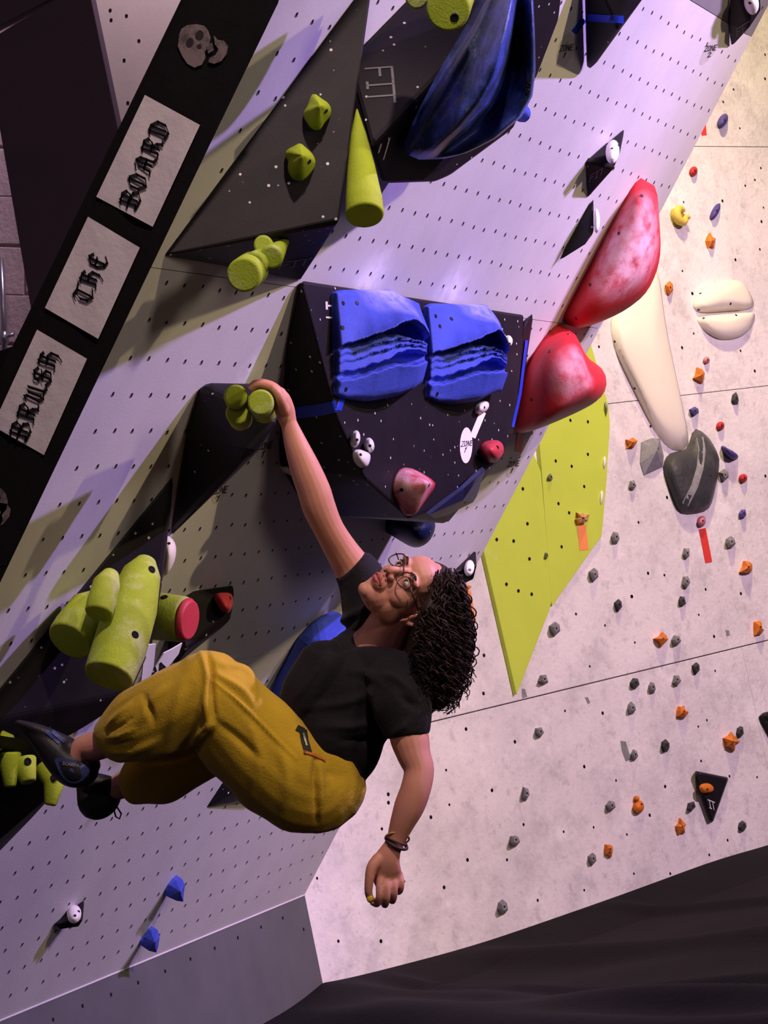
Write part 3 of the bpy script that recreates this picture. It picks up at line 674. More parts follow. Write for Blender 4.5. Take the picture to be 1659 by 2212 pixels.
hold([(1138, 222), (1142, 240), (1134, 258), (1120, 268), (1122, 245)], 'small chalky blue hold below the huge blue hold', 'blue', O, .05, tilt=.1, n=16)
# navy holds below the central volume
LP = tplane(b3, 1005, 1082)
hold([(1002, 1055), (1040, 1020), (1048, 1014), (1030, 1072), (1022, 1085), (968, 1112), (940, 1120), (927, 1112)], 'dark navy angular hold on the central volume underside', 'navy', LP, .05, smooth=False, rings=2, prof=cone, apex=(-8, -2), edge=.012, bolts=[(1005, 1085)])
hold([(835, 1118), (870, 1112), (900, 1104), (930, 1112), (942, 1128), (938, 1152), (926, 1172), (905, 1184), (885, 1181), (862, 1166), (845, 1142)], 'rounded navy hold hanging under the central volume', 'navy', O, .07, tilt=.12, n=28, up=.3, bolts=[(929, 1150)])
# holds on the front of the central volume
mat('red_small', (.58, .05, .065), .5, .15, 10, .15, 140, .3, chalk=[(FP.at(900, 1030, .06), .13, .9)], chalkcol=(.80, .55, .62))
hold([(878, 1007), (910, 1020), (942, 1041), (940, 1055), (918, 1085), (893, 1119), (880, 1108), (856, 1075), (850, 1045), (862, 1018)], 'chalky red cone hold at the bottom of the central volume', 'red_small', FP, .075, tilt=.03, smooth=True, n=24, prof=lambda t: t**.8, apex=(22, -14), up=.2, bolts=[(868, 1058), (926, 1048)])
hold([(1037, 968), (1048, 953), (1075, 949), (1088, 960), (1089, 978), (1076, 997), (1062, 1001), (1046, 990)], 'small red hold near the right edge of central volume', 'red_small', FP, .05, tilt=.02, n=20, bolts=[(1075, 966)], up=.2)
for rim, lab, bo_ in ((ellipse(769, 948, 8.5, 19, .1), 'upper left white hold of a close trio', (771, 950)), (ellipse(799, 962, 9, 17, -.1), 'right hand white hold of a close trio', (799, 963)),
                      ([(766, 972), (778, 970), (800, 978), (801, 992), (795, 1008), (786, 1013), (774, 1004), (766, 990)], 'lowest and largest white hold of a close trio', (779, 982)),
                      ([(1028, 880), (1036, 868), (1050, 865), (1058, 872), (1054, 886), (1040, 895), (1030, 893)], 'white hold above the white tape strip', (1046, 880)),
                      (ellipse(1099, 737, 8, 13, 0), 'small oval white hold near the upper fin', (1100, 742))):
    hold(rim, lab, 'white_hold', FP, .028, n=18, bolts=[bo_], br=.004, up=.2)
# white holds on the small pyramids
hold(ellipse(1323, 326, 15, 25, .12), 'white oval hold on the small lettered pyramid', 'white_hold', tplane(b9, 1320, 326), .03, n=18, up=.1, bolts=[(1322, 321), (1335, 314)], br=.004)
hold([(1285, 448), (1292, 452), (1297, 475), (1294, 498), (1285, 506), (1283, 480)], 'white hold on the side of the narrow pyramid', 'white_hold', tplane(b10, 1276, 480), .02, n=16, up=.1)
hold(ellipse(1014, 1226, 11, 17, .1), 'white oval hold on the pyramid behind the hair', 'white_hold', tplane(b11, 1014, 1222), .02, n=18, up=.1, bolts=[(1015, 1231)], br=.005)
hold(ellipse(160, 1973, 16, 19, .1), 'white oval hold on the bottom left pyramid', 'white_hold', tplane(b12, 158, 1975), .02, n=18, up=.1, bolts=[(162, 1978), (170, 1969)], br=.004)
hold([(1606, 2), (1612, -14), (1634, -10), (1641, 12), (1634, 30), (1622, 34), (1610, 20)], 'big white hold at the very top right corner', 'white_hold', tplane(b15, 1618, 8), .03, n=18, up=.1, bolts=[(1620, 6)])
hold([(603, 1003), (622, 1002), (660, 1010), (705, 1030), (711, 1038), (690, 1042), (650, 1036), (618, 1026)], 'pale hold on the underside behind the raised forearm', 'white_hold', O, .03, tilt=.05, n=20, up=.2)
hold([(352, 1160), (360, 1155), (376, 1166), (382, 1185), (378, 1212), (366, 1236), (352, 1250), (346, 1235), (348, 1190)], 'cream hold peeking out behind the long dark volume', 'cream', O, .03, tilt=.05, n=20, up=.2, bolts=[(365, 1174)], br=.004)
# red hold on the black volume behind the tubes
hold([(462, 1281), (490, 1278), (503, 1282), (504, 1310), (495, 1325), (482, 1318), (468, 1296)], 'square red hold on the black volume behind the tubes', 'red_small', tplane(b5b, 484, 1300), .03, n=18, up=.15, bolts=[(497, 1292)], br=.005)
# lime bumps on the wedge
W1 = plane3(O.at(808, -60, 0), O.at(353, 553, 0), O.at(733, 474, .28))
mat('lime_dusty', (.34, .44, .035), .8, .2, 14, .3, 190, .15, stain=[(9, .5, .68, .6, (.55, .56, .36))])
for rim, lab, bt in (([(672, 205), (680, 201), (696, 214), (710, 222), (717, 238), (712, 252), (700, 264), (692, 282), (672, 278), (660, 258), (653, 244), (664, 230)], 'upper knobbly lime hold on the black wedge', (704, 240)),
                     ([(618, 324), (634, 316), (648, 307), (660, 318), (676, 332), (683, 350), (676, 364), (664, 380), (650, 392), (630, 386), (620, 360), (625, 344), (615, 334)], 'lower knobbly lime hold on the black wedge', (668, 349))):
    hold(rim, lab, 'green', W1, .085, tilt=.02, n=28, up=.28, apex=(6, -6), rings=6, prof=lambda t: t**.55, bolts=[bt])
# tube-shaped lime holds
def tubes(specs, label, material='green', parent_bolts=(), seg=28):
    """specs: list of point lists [(px,py,z,r_px)...]; each one tube with rounded end edges, joined as one hold"""
    parts = []
    for sp_ in specs:
        P = [cp(x, y, z) for x, y, z, r in sp_]; rr = [r*z/F for x, y, z, r in sp_]
        parts.append(tube(P, rr, seg, capr=.006))
    V, f = join(parts); o = mk('climbing_hold', V, f, material, None, True)
    for p in o.data.polygons:
        if len(p.vertices) > 6: p.use_smooth = False
    tag(o, label, 'climbing hold'); bv = bvh_of(o)
    for x, y in parent_bolts: bolt(bv, x, y, o, .009, 'bolt', 'hole')
    return o
zd = lambda pl, x, y, h=0.: (R.T @ (pl.at(x, y, h)-CAM))[2]
zA = zd(O, 760, 380, .25)
tubes([[(771, 236, zA+.10, 2), (774, 290, zA+.07, 17), (780, 360, zA+.04, 30), (786, 430, zA, 40), (788, 466, zA-.03, 42)]], 'long lime cone hold beside the black wedge', 'green')
zB = zd(O, 525, 590, .20)
tubes([[(526, 594, zB-.02, 38), (545, 580, zB+.08, 37)], [(548, 572, zB+.03, 28), (600, 540, zB+.14, 20)], [(568, 528, zB+.05, 21), (578, 540, zB+.16, 20)], [(586, 556, zB+.03, 26), (618, 520, zB+.2, 8)]], 'dusty lime tube cluster under the black wedge', 'lime_dusty')
zC = zd(O, 968, 30, .33)
tubes([[(968, 20, zC-.05, 48), (985, -30, zC+.22, 47)]], 'lime tube hold with dark bolt hole at the top', 'lime_dusty', [(982, 38)])
tubes([[(900, -4, zC-.03, 25), (915, -45, zC+.2, 25)]], 'small lime tube end at the top edge', 'lime_dusty')
zE = zd(O, 250, 1360, .18)
tubes([[(316, 1212, zE+.10, 24), (306, 1240, zE+.07, 42), (285, 1310, zE+.02, 56), (258, 1400, zE-.05, 59), (234, 1462, zE-.10, 55)],
       [(222, 1285, zE+.12, 22), (195, 1315, zE+.10, 46), (168, 1360, zE+.05, 54), (150, 1385, zE+.02, 52)],
       [(240, 1240, zE-.02, 20), (230, 1262, zE-.05, 30), (220, 1300, zE-.08, 32), (213, 1326, zE-.10, 31)]], 'cluster of three thick lime tube holds above the trousers', 'lime_dusty', [(292, 1371), (328, 1230)])
zG = zd(O, 370, 1340, .12)
tubes([[(330, 1330, zG+.02, 52), (400, 1338, zG-.02, 50)]], 'chalk topped lime tube hold behind the tube cluster', 'lime_dusty', [(355, 1290)])
tubes([[(399, 1338, zG-.021, 48), (412, 1340, zG-.028, 44)]], 'red end disc on the chalk topped lime tube', 'red_small')
zH = 6.31
tubes([[(563, 869, zH-.02, 28.5), (572, 888, zH+.24, 27)]], 'round lime tube hold gripped by the hand', 'lime_dusty')
tubes([[(509, 856, zH+.05, 26), (517, 874, zH+.26, 25)]], 'upper lime disc hold beside the gripped hold', 'green')
tubes([[(513, 892, zH+.07, 26), (520, 906, zH+.26, 25)]], 'lower lime disc hold beside the gripped hold', 'green')
zI = zd(O, 50, 1660, .17)
tubes([[(48, 1640, zI, 30), (62, 1690, zI-.02, 18)], [(20, 1625, zI-.02, 26), (22, 1700, zI-.03, 14)], [(2, 1612, zI+.02, 34), (30, 1612, zI+.02, 26)]], 'lime finger shaped hold at the left picture edge', 'green', [(60, 1645)])
tubes([[(100, 1655, zI+.08, 28), (118, 1690, zI+.05, 24), (108, 1740, zI+.04, 14)]], 'dim lime hold tucked under the near shoe', 'green', [(117, 1680)])
# blue crystal holds low on the overhang
for rim, lab, bt in (([(366, 1912), (380, 1902), (394, 1899), (400, 1912), (397, 1930), (396, 1948), (382, 1946), (364, 1938), (362, 1925)], 'blue faceted crystal hold low on the overhang, the upper one', (389, 1930)),
                     ([(312, 2024), (326, 2012), (341, 2009), (345, 2025), (342, 2044), (338, 2058), (322, 2054), (310, 2046), (307, 2034)], 'blue faceted crystal hold low on the overhang, the lower one', (335, 2036))):
    hold(rim, lab, 'blue', O, .03, tilt=.055, smooth=False, rings=2, prof=lambda t: .8*t if t < .9 else 1, up=.2, apex=(4, 0), bolts=[bt], br=.005)

# ================================================================== HOLDS ON THE PLASTER WALL
gp = []
for poly, lab, hh in (([(1108, 1502), (1036, 1188), (1100, 1050), (1146, 985), (1161, 1022), (1168, 1105), (1184, 1300), (1178, 1322)], 'pointed lime green panel with its tip at the bottom', .022),
                  ([(1184, 1312), (1240, 1232), (1291, 1160), (1301, 1050), (1309, 920), (1306, 880), (1268, 745), (1200, 850), (1157, 955), (1168, 1105)], 'tall lime green panel partly hidden by the red hold', .024)):
    V, f = slab(poly, RW, hh); o = mk('wall_panel', V, f, 'green_panel', None, False, .003); tag(o, lab, 'panel'); gp.append(o)
GPL = Plane(RW.p+RW.n*.0245, RW.n)
for o, L_ in ((gp[1], [(585,775),(680,783),(680,960),(505,996),(592,1025),(660,1135),(520,1228),(578,1278),(537,1463)]), (gp[0], [(327,1147),(352,1337),(185,1423),(277,1431),(363,1528),(238,1666),(303,1702),(375,1720)])):
    V = []; f = []
    for x, y in L_:
        c = GPL.at(1000+x*s3, 600+y*s3, .001); b0 = len(V)
        for k in range(8): V.append(c+DR*.008*math.cos(k*.7854)+np.array([0, 0, .008*math.sin(k*.7854)]))
        f.append(tuple(range(b0, b0+8)))
    tag(mk('bolt_holes', V, f, 'hole', o, fixn=False), kind='stuff')
# the big shapes
mat('cream_big', (.90, .84, .70), .5, .05, 5, .05, 60, .3)
hold([(1404, 560), (1425, 590), (1436, 690), (1456, 790), (1476, 880), (1490, 955), (1484, 972), (1465, 976), (1440, 964), (1413, 928), (1372, 845), (1336, 772), (1321, 722), (1321, 690), (1340, 640), (1375, 580)], 'long cream dagger shaped hold pointing down', 'cream_big', RW, .07, n=44, up=.2, apex=(-5, -20), bolts=[(1328, 738), (1371, 839)], rings=8)
hold([(1501, 677), (1499, 645), (1508, 627), (1548, 607), (1590, 603), (1610, 614), (1626, 642), (1631, 668), (1580, 671)], 'upper half of the split cream dome hold', 'cream_big', RW, .06, n=36, up=.2, bolts=[(1513, 634), (1578, 656), (1509, 669)], br=.006)
hold([(1504, 681), (1580, 674), (1631, 671), (1631, 690), (1620, 714), (1598, 730), (1562, 736), (1530, 721), (1511, 700)], 'lower half of the split cream dome hold', 'cream_big', RW, .05, n=36, up=.2, bolts=[(1590, 681), (1520, 687), (1549, 732)], br=.006)
mat('slate_worn', (.055, .057, .06), .5, .4, 10, .3, 40, .35, stain=[(5, .48, .62, .55, (.16, .16, .165))])
mat('worn_grey', (.34, .345, .34), .55, .3, 40, .2, 60)
bigslate = hold([(1498, 925), (1515, 930), (1536, 950), (1553, 984), (1555, 1002), (1548, 1045), (1536, 1095), (1521, 1106), (1480, 1112), (1465, 1104), (1448, 1060), (1434, 1020), (1434, 1004), (1441, 985), (1456, 975), (1478, 975), (1492, 960)],
     'big dark slate coloured hold below the cream dagger', 'slate_worn', RW, .08, n=40, up=.2, apex=(12, -5), rings=8, bolts=[(1535, 1027)])
bs = bvh_of(bigslate)
r = ribbon([(1511, 945), (1516, 970), (1512, 1010), (1500, 1050), (1480, 1090)], 15, bs, .0012, 18)
if r: mk('worn_streak', r[0], r[1], 'worn_grey', bigslate)
hold([(1387, 955), (1408, 946), (1425, 948), (1434, 985), (1432, 1008), (1392, 1026), (1384, 1000)], 'grey angular hold touching the dark slate hold', 'grey_hold', RW, .05, smooth=False, rings=2, prof=cone, up=.2, apex=(6, -6), bolts=[(1422, 969)])
hold([(1300, 860), (1306, 855), (1314, 875), (1314, 895), (1307, 918), (1304, 890)], 'thin grey hold beside the top of lime panel', 'grey_hold', RW, .04, smooth=False, rings=2, prof=cone, up=.2)
hold([(1303, 980), (1309, 985), (1310, 1005), (1302, 1022), (1299, 1000)], 'upper white hold at the lime panel edge', 'white_hold', RW, .03, n=14, up=.2)
hold([(1297, 1052), (1304, 1060), (1303, 1085), (1294, 1100), (1293, 1075)], 'lower white hold at the lime panel edge', 'white_hold', RW, .03, n=14, up=.2)
# lettered triangle
tri, btri = volume([(1500, 1664, .0), (1575, 1679, .0), (1540, 1778, .0), (1503, 1667, .045), (1572, 1682, .045), (1540, 1770, .045)], 'black triangular volume lettered in grey on plaster', plane=RW, bevel=.010, material='volume_plain')
lettering('FIT', HL, (1523, 1741), (9.5, 4), (-3, -17), btri, 'white_print', tri, mono=.15)
V, f = slab([(1636, 1548), (1645, 1540), (1690, 1530), (1700, 1600), (1662, 1597)], RW, .05); tag(mk('volume', V, f, 'volume_plain', None, False, .01), 'black volume corner cut by the right picture edge', 'volume')
hold([(1511, 1700), (1516, 1693), (1530, 1691), (1541, 1698), (1543, 1708), (1534, 1714), (1518, 1713)], 'round orange hold on the lettered black triangle', 'orange', Plane(RW.p+RW.n*.0455, RW.n), .02, n=18, up=.2, bolts=[(1528, 1705)], br=.005)
def gem_rim(cx, cy, w, h, seed, n=7, rot=.22):
    rg = random.Random(seed); P = []
    for i in range(n):
        a = 2*math.pi*(i+rg.uniform(-.18, .18))/n+rot; k = rg.uniform(.82, 1.12)
        P.append((cx+.5*w*k*math.cos(a), cy+.5*h*k*math.sin(a)))
    return P
def star_rim(cx, cy, w, h, seed, n=7):
    rg = random.Random(seed); P = []
    for i in range(2*n):
        a = math.pi*(i+rg.uniform(-.32, .32))/n+seed; k = rg.uniform(.85, 1.3) if i % 2 == 0 else rg.uniform(.5, .95)
        P.append((cx+.5*w*k*math.cos(a), cy+.5*h*k*math.sin(a)))
    return P
def kite(cx, cy, w, h, lean=0.):
    return [(cx-.5*w, cy-.22*h), (cx-.1*w+lean, cy-.5*h), (cx+.42*w, cy-.3*h), (cx+.5*w, cy+.12*h), (cx+.1*w-lean, cy+.5*h), (cx-.35*w, cy+.15*h)]
G = 'grey_hold'; D = 'dark_hold'
small = [  # px, py, w, h, material, shape, label
 (1283, 1242, 20, 31, G, 'kite', 'grey faceted hold right of the lower lime panel edge'),
 (1199, 1359, 23, 32, G, 'kite', 'grey kite shaped hold right of the lime tip'),
 (1174, 1468, 21, 26, G, 'gem', 'grey hold just right of the lime panel tip'),
 (1166, 1581, 19, 25, G, 'gem', 'grey hold below the plaster joint, left of centre'),
 (1136, 1715, 19, 33, G, 'gem', 'tall grey hold level with the climber elbow'),
 (1112, 1815, 23, 24, G, 'gem', 'grey pyramid hold level with the gold bangle'),
 (1087, 1960, 21, 33, G, 'gem', 'lowest grey block hold just above the mat'),
 (1462, 1383, 22, 26, G, 'gem', 'grey hold touching an orange star hold'),
 (1461, 1469, 19, 26, G, 'gem', 'rightmost grey hold of the trio under the joint'),
 (1409, 1485, 17, 25, G, 'gem', 'middle grey hold of the trio under the joint'),
 (1365, 1530, 19, 27, G, 'gem', 'lowest grey hold of the trio under the joint'),
 (1371, 1631, 16, 24, G, 'gem', 'grey hold beside a dark paint scar'),
 (1320, 1741, 20, 24, G, 'gem', 'round grey hold left of the two lobed orange hold'),
 (1280, 1856, 17, 28, G, 'kite', 'grey hold left of the lowest orange hold'),
 (1482, 1257, 18, 28, G, 'gem', 'grey hold above a dark hold, right half'),
 (1483, 1196, 17, 27, G, 'gem', 'grey hold left of the long red tape strip'),
 (1330, 1161, 18, 31, G, 'gem', 'grey hold right of the orange tape strip'),
 (1578, 1171, 22, 29, G, 'gem', 'grey hold right of the long red tape strip'),
 (1367, 1048, 15, 26, G, 'gem', 'slim grey hold left of the slate hold'),
 (1564, 1027, 21, 29, G, 'kite', 'grey hold touching the right side of slate hold'),
 (1189, 1031, 11, 15, G, 'gem', 'tiny grey hold high on the lime panel'),
 (1181, 1200, 7, 16, G, 'gem', 'tiny grey hold on the lime panel seam'),
 (1336, 1308, 16, 28, D, 'kite', 'dark hold right of the lime panel bottom'),
 (1474, 1299, 16, 25, D, 'gem', 'dark hold below a grey hold, right half'),
 (1504, 1444, 16, 27, D, 'kite', 'dark hold just under the plaster joint on the right'),
 (1372, 1476, 18, 27, D, 'gem', 'dark hold left of the grey trio'),
 (1438, 1611, 20, 26, D, 'gem', 'dark square hold below the orange star hold'),
 (1599, 1581, 16, 26, D, 'gem', 'dark hold touching the large orange hold'),
 (1494, 1742, 21, 23, D, 'gem', 'dark hold left of the lettered triangle'),
 (1605, 1784, 17, 25, D, 'gem', 'dark hold right of the lettered triangle'),
 (1589, 862, 16, 27, D, 'gem', 'dark hold under the split cream dome'),
 (1614, 1226, 30, 30, 'orange', 'star', 'orange claw hold near the right edge, upper'),
 (1640, 1356, 24, 34, 'orange', 'star', 'orange claw hold at the right edge above the joint'),
 (1430, 1381, 26, 28, 'orange', 'star', 'orange star hold beside a grey hold'),
 (1475, 1538, 24, 32, 'orange', 'star', 'orange star hold below the joint'),
 (1580, 1604, 30, 36, 'orange', 'star', 'largest orange hold below the joint at right'),
 (1472, 1787, 18, 32, 'orange', 'star', 'orange hook hold left of the lettered triangle tip'),
 (1316, 1836, 19, 34, 'orange', 'star', 'lowest orange hold near the mat'),
 (1446, 623, 17, 32, 'orange', 'kite', 'orange hold left of the split cream dome'),
 (1513, 812, 25, 34, 'orange', 'star', 'orange star hold under a small red hold'),
 (1365, 957, 24, 24, 'orange', 'star', 'orange hold between red cone and slate hold'),
 (1536, 522, 20, 34, 'orange', 'star', 'orange bone shaped hold below the upper purple pair'),
 (1007, 1271, 22, 28, 'orange', 'star', 'orange hold peeking out behind the hair'),
 (1527, 778, 13, 15, 'pink', 'round', 'tiny pinkish red hold above an orange star'),
 (1557, 920, 16, 19, 'red', 'round', 'small red round hold above the purple drop hold'),
 (1606, 1033, 17, 19, 'red', 'round', 'small red round hold at the right of slate hold'),
 (1499, 370, 16, 22, 'red', 'round', 'small red round hold near the upper joint'),
 (1516, 1126, 17, 24, 'pink', 'round', 'chalky pink hold atop the long red tape strip'),
 (1500, 889, 20, 21, 'purple', 'kite', 'small purple hold above the slate hold'),
 (1577, 977, 38, 34, 'purple', 'drop', 'purple drop shaped hold right of the slate hold'),
 (1605, 1110, 17, 22, 'purple', 'gem', 'purple hold above a grey hold near right edge'),
 (1562, 261, 25, 34, 'purple', 'slant', 'purple jug hold above the upper joint'),
 (1546, 457, 19, 40, 'purple', 'slant', 'purple jug hold right of the yellow ring hold')]
for i, (x, y, w, h, mm, sh, lab) in enumerate(small):
    pl = GPL if 'on the lime' in lab else RW; kw = dict(smooth=False, prof=cone, up=.2, edge=.006)
    dep = .5*min(w, h)/450*1.5
    if sh == 'gem': rim = gem_rim(x, y, w, h, i, random.Random(i).choice((5, 6, 7))); kw.update(flat_top=.55)
    elif sh == 'kite': rim = kite(x, y, w, h, w*.15); kw.update(flat_top=.55)
    elif sh == 'star': rim = star_rim(x, y, w, h, i, random.Random(i).choice((4, 5))); kw.update(rings=3, prof=lambda t: t**.6, edge=.010)
    elif sh == 'slant': rim = ellipse(x, y, w*.36, h*.5, .45, 14); kw.update(smooth=True, rings=4, prof=dome)
    elif sh == 'drop': rim = [(x-.5*w, y-.5*h), (x-.2*w, y-.28*h), (x+.2*w, y-.05*h), (x+.5*w, y+.2*h), (x+.42*w, y+.45*h), (x+.15*w, y+.5*h), (x-.2*w, y+.25*h), (x-.4*w, y-.1*h)]; kw.update(smooth=True, rings=4, prof=dome, n=24)
    else: rim = ellipse(x, y, w*.5, h*.5, .2, 16); kw.update(smooth=True, rings=4, prof=dome)
    grp = {'grey_hold': 'small grey holds on the plaster wall', 'dark_hold': 'small dark holds on the plaster wall', 'orange': 'small orange holds on the plaster wall'}.get(mm)
    hold(rim, lab, mm, pl, dep, group=grp, bolts=[(x+w*.12, y-h*.05)], br=.0045 if w > 9 else .003, **kw)
hold(star_rim(1257, 1120, 31, 27, 91, 7), 'chalky orange claw hold on the lime panel', mat('orange_chalk', (.70, .25, .07), .7, .3, 30, .3, 90, stain=[(14, .45, .6, .7, (.75, .60, .52))]), GPL, .04, smooth=False, rings=3, prof=lambda t: t**.6, up=.2, bolts=[(1260, 1119)], br=.005)
# two lobed orange hold
o = empty('climbing_hold', RW.at(1380, 1740), 'two lobed orange hold with a small knob on top', 'climbing hold')
mound('body', ellipse(1380, 1743, 11.5, 14, .15, 16), 'orange', RW, .035, up=.2, parent=o); mound('knob', ellipse(1376, 1725, 5.5, 6.5, 0, 12), 'orange', RW, .022, up=.2, parent=o); bolt(Plane(RW.p+RW.n*.04, RW.n), 1386, 1737, o, .004)
# yellow ring hold
c = RW.at(1470, 466, .028); u, v = DR, np.array([0, 0, 1.]); P = []; rr = []
for k in range(19):
    a = math.radians(35+k*17.5); P.append(c+u*.036*math.cos(a)+v*.034*math.sin(a)+RW.n*(.006*math.sin(a*.5))); rr.append(.014+.006*math.sin(k/18*math.pi))
P.append(P[-1]+u*.03-v*.004); rr.append(.012); V, f = tube(P, rr, 12, capr=.005)
d_, e_ = tube([c-RW.n*.026, c-RW.n*.004], [.042, .036], 20); V, f = join([(V, f), (d_, e_)])
o = mk('climbing_hold', V, f, 'yellow', None, True); tag(o, 'yellow coiled ring hold near the top of plaster wall', 'climbing hold'); bolt(Plane(c, RW.n), 1474, 452, o, .005)

# ================================================================== THE CLIMBER
def cat_rom(P, n):
    P = np.asarray(P, float); Q = np.vstack([2*P[0]-P[1], P, 2*P[-1]-P[-2]]); out = []
    m = len(P)-1
    for k in range(m):
        for t in np.linspace(0, 1, n, endpoint=False):
            p0, p1, p2, p3 = Q[k:k+4]; out.append(.5*(2*p1+(p2-p0)*t+(2*p0-5*p1+4*p2-p3)*t*t+(3*p1-p0-3*p2+p3)*t**3))
    out.append(P[-1]); return np.array(out)
def limb(pts, n=5, seg=18, flat0=False, flat1=False):
    """pts: (px, py, z, r_px[, depth factor]); a rounded tapering tube"""
    A = np.array([list(p)+[1.]*(5-len(p)) for p in pts], float); A = cat_rom(A, n); rings = []
    C = [cp(a[0], a[1], a[2]) for a in A]; rad = [max(.5, a[3])*a[2]/F for a in A]; kz = A[:, 4]
    def ring(p, t, r, k):
        w = nrm(p-CAM); v = w-t*(w @ t); v = nrm(v) if np.linalg.norm(v) > .15 else basis(t)[0]; u = np.cross(t, v)
        return [p+u*r*math.cos(a)+v*r*k*math.sin(a) for a in np.linspace(0, 2*math.pi, seg, endpoint=False)]
    N = len(C); V = []
    T = [nrm(C[min(i+1, N-1)]-C[max(i-1, 0)]) for i in range(N)]
    if not flat0:
        for a in (80, 55, 28): V += ring(C[0]-T[0]*rad[0]*math.sin(math.radians(a)), T[0], rad[0]*math.cos(math.radians(a)), kz[0])
    for i in range(N): V += ring(C[i], T[i], rad[i], kz[i])
    if not flat1:
        for a in (28, 55, 80): V += ring(C[-1]+T[-1]*rad[-1]*math.sin(math.radians(a)), T[-1], rad[-1]*math.cos(math.radians(a)), kz[-1])
    nr = len(V)//seg; Fs = []
    for j in range(nr-1):
        for k in range(seg): Fs.append((j*seg+k, j*seg+(k+1) % seg, (j+1)*seg+(k+1) % seg, (j+1)*seg+k))
    Fs.append(tuple(range(seg-1, -1, -1))); Fs.append(tuple((nr-1)*seg+k for k in range(seg)))
    return V, Fs
def ball(c, ax, n=12, m=18):
    """ellipsoid; ax = three world vectors (half axes)"""
    V = []; Fs = []
    for j in range(n+1):
        ph = math.pi*(j+.02)/(n+.04)
        for i in range(m):
            a = 2*math.pi*i/m; V.append(c+ax[0]*math.sin(ph)*math.cos(a)+ax[1]*math.sin(ph)*math.sin(a)+ax[2]*math.cos(ph))
    for j in range(n):
        for i in range(m): Fs.append((j*m+i, j*m+(i+1) % m, (j+1)*m+(i+1) % m, (j+1)*m+i))
    Fs.append(tuple(range(m))); Fs.append(tuple(n*m+i for i in range(m-1, -1, -1)))
    return V, Fs
def fuse(name, parts, material, parent, voxel=.005, smooth=6, fac=.5, post=None):
    """join the shapes into one continuous skin (voxel remesh), smooth it, optionally press folds into it"""
    V, Fs = join(parts); V = np.asarray(V)
    me = bpy.data.meshes.new('tmp'); me.from_pydata([tuple(v) for v in V], [], Fs)
    bm = bmesh.new(); bm.from_mesh(me); bmesh.ops.recalc_face_normals(bm, faces=bm.faces); bm.to_mesh(me); bm.free()
    t = bpy.data.objects.new('tmp', me); COL.objects.link(t)
    md = t.modifiers.new('r', 'REMESH'); md.mode = 'VOXEL'; md.voxel_size = voxel
    ms = t.modifiers.new('s', 'SMOOTH'); ms.factor = fac; ms.iterations = smooth
    dg = bpy.context.evaluated_depsgraph_get(); ev = t.evaluated_get(dg); e = ev.to_mesh()
    co = np.empty(len(e.vertices)*3); e.vertices.foreach_get('co', co); co = co.reshape(-1, 3)
    no = np.empty(len(e.vertices)*3); e.vertices.foreach_get('normal', no); no = no.reshape(-1, 3)
    fs = [tuple(p.vertices) for p in e.polygons]; ev.to_mesh_clear()
    bpy.data.objects.remove(t)
    if post is not None: co = post(co.copy(), no)
    return mk(name, co, fs, material, parent, True, fixn=False)
def press(folds, noise=0., nsc=9., gain=1.5):
    """folds: (list of px points, width px, height mm); ridges and creases of cloth on the side one sees"""
    def f(co, no):
        q = (co-CAM) @ R; px = q[:, :2]/q[:, 2:3]*F+np.array([CX, CY]); vis = ((no*(co-CAM)).sum(1) < 0)
        disp = np.zeros(len(co))
        for pts, w, hmm in folds:
            P = cat_rom(np.array(pts, float), 6) if len(pts) > 2 else np.array(pts, float); best = np.full(len(co), 1e9); tt = np.zeros(len(co)); m = len(P)-1
            for k in range(m):
                a, b = P[k], P[k+1]; ab = b-a; t = np.clip(((px-a) @ ab)/(ab @ ab), 0, 1); d = np.linalg.norm(px-(a+t[:, None]*ab), axis=1)
                s = d < best; best[s] = d[s]; tt[s] = (k+t[s])/m
            disp += gain*hmm*.001*np.exp(-(best/w)**2)*np.sin(np.pi*(.08+.84*tt))*vis
        if noise:
            x = co*nsc; disp += noise*.001*(np.sin(3.1*x[:, 0]+2*np.sin(2.3*x[:, 1]))*np.sin(2.7*x[:, 2]+1.7*np.sin(1.9*x[:, 0]))+.5*np.sin(6.1*x[:, 1]+5*x[:, 2]))
        return co+no*disp[:, None]
    return f
ZB = 6.40
person = empty('person', cp(690, 1700, ZB), 'person in black t-shirt and mustard trousers hanging one-handed from the overhang', 'person')
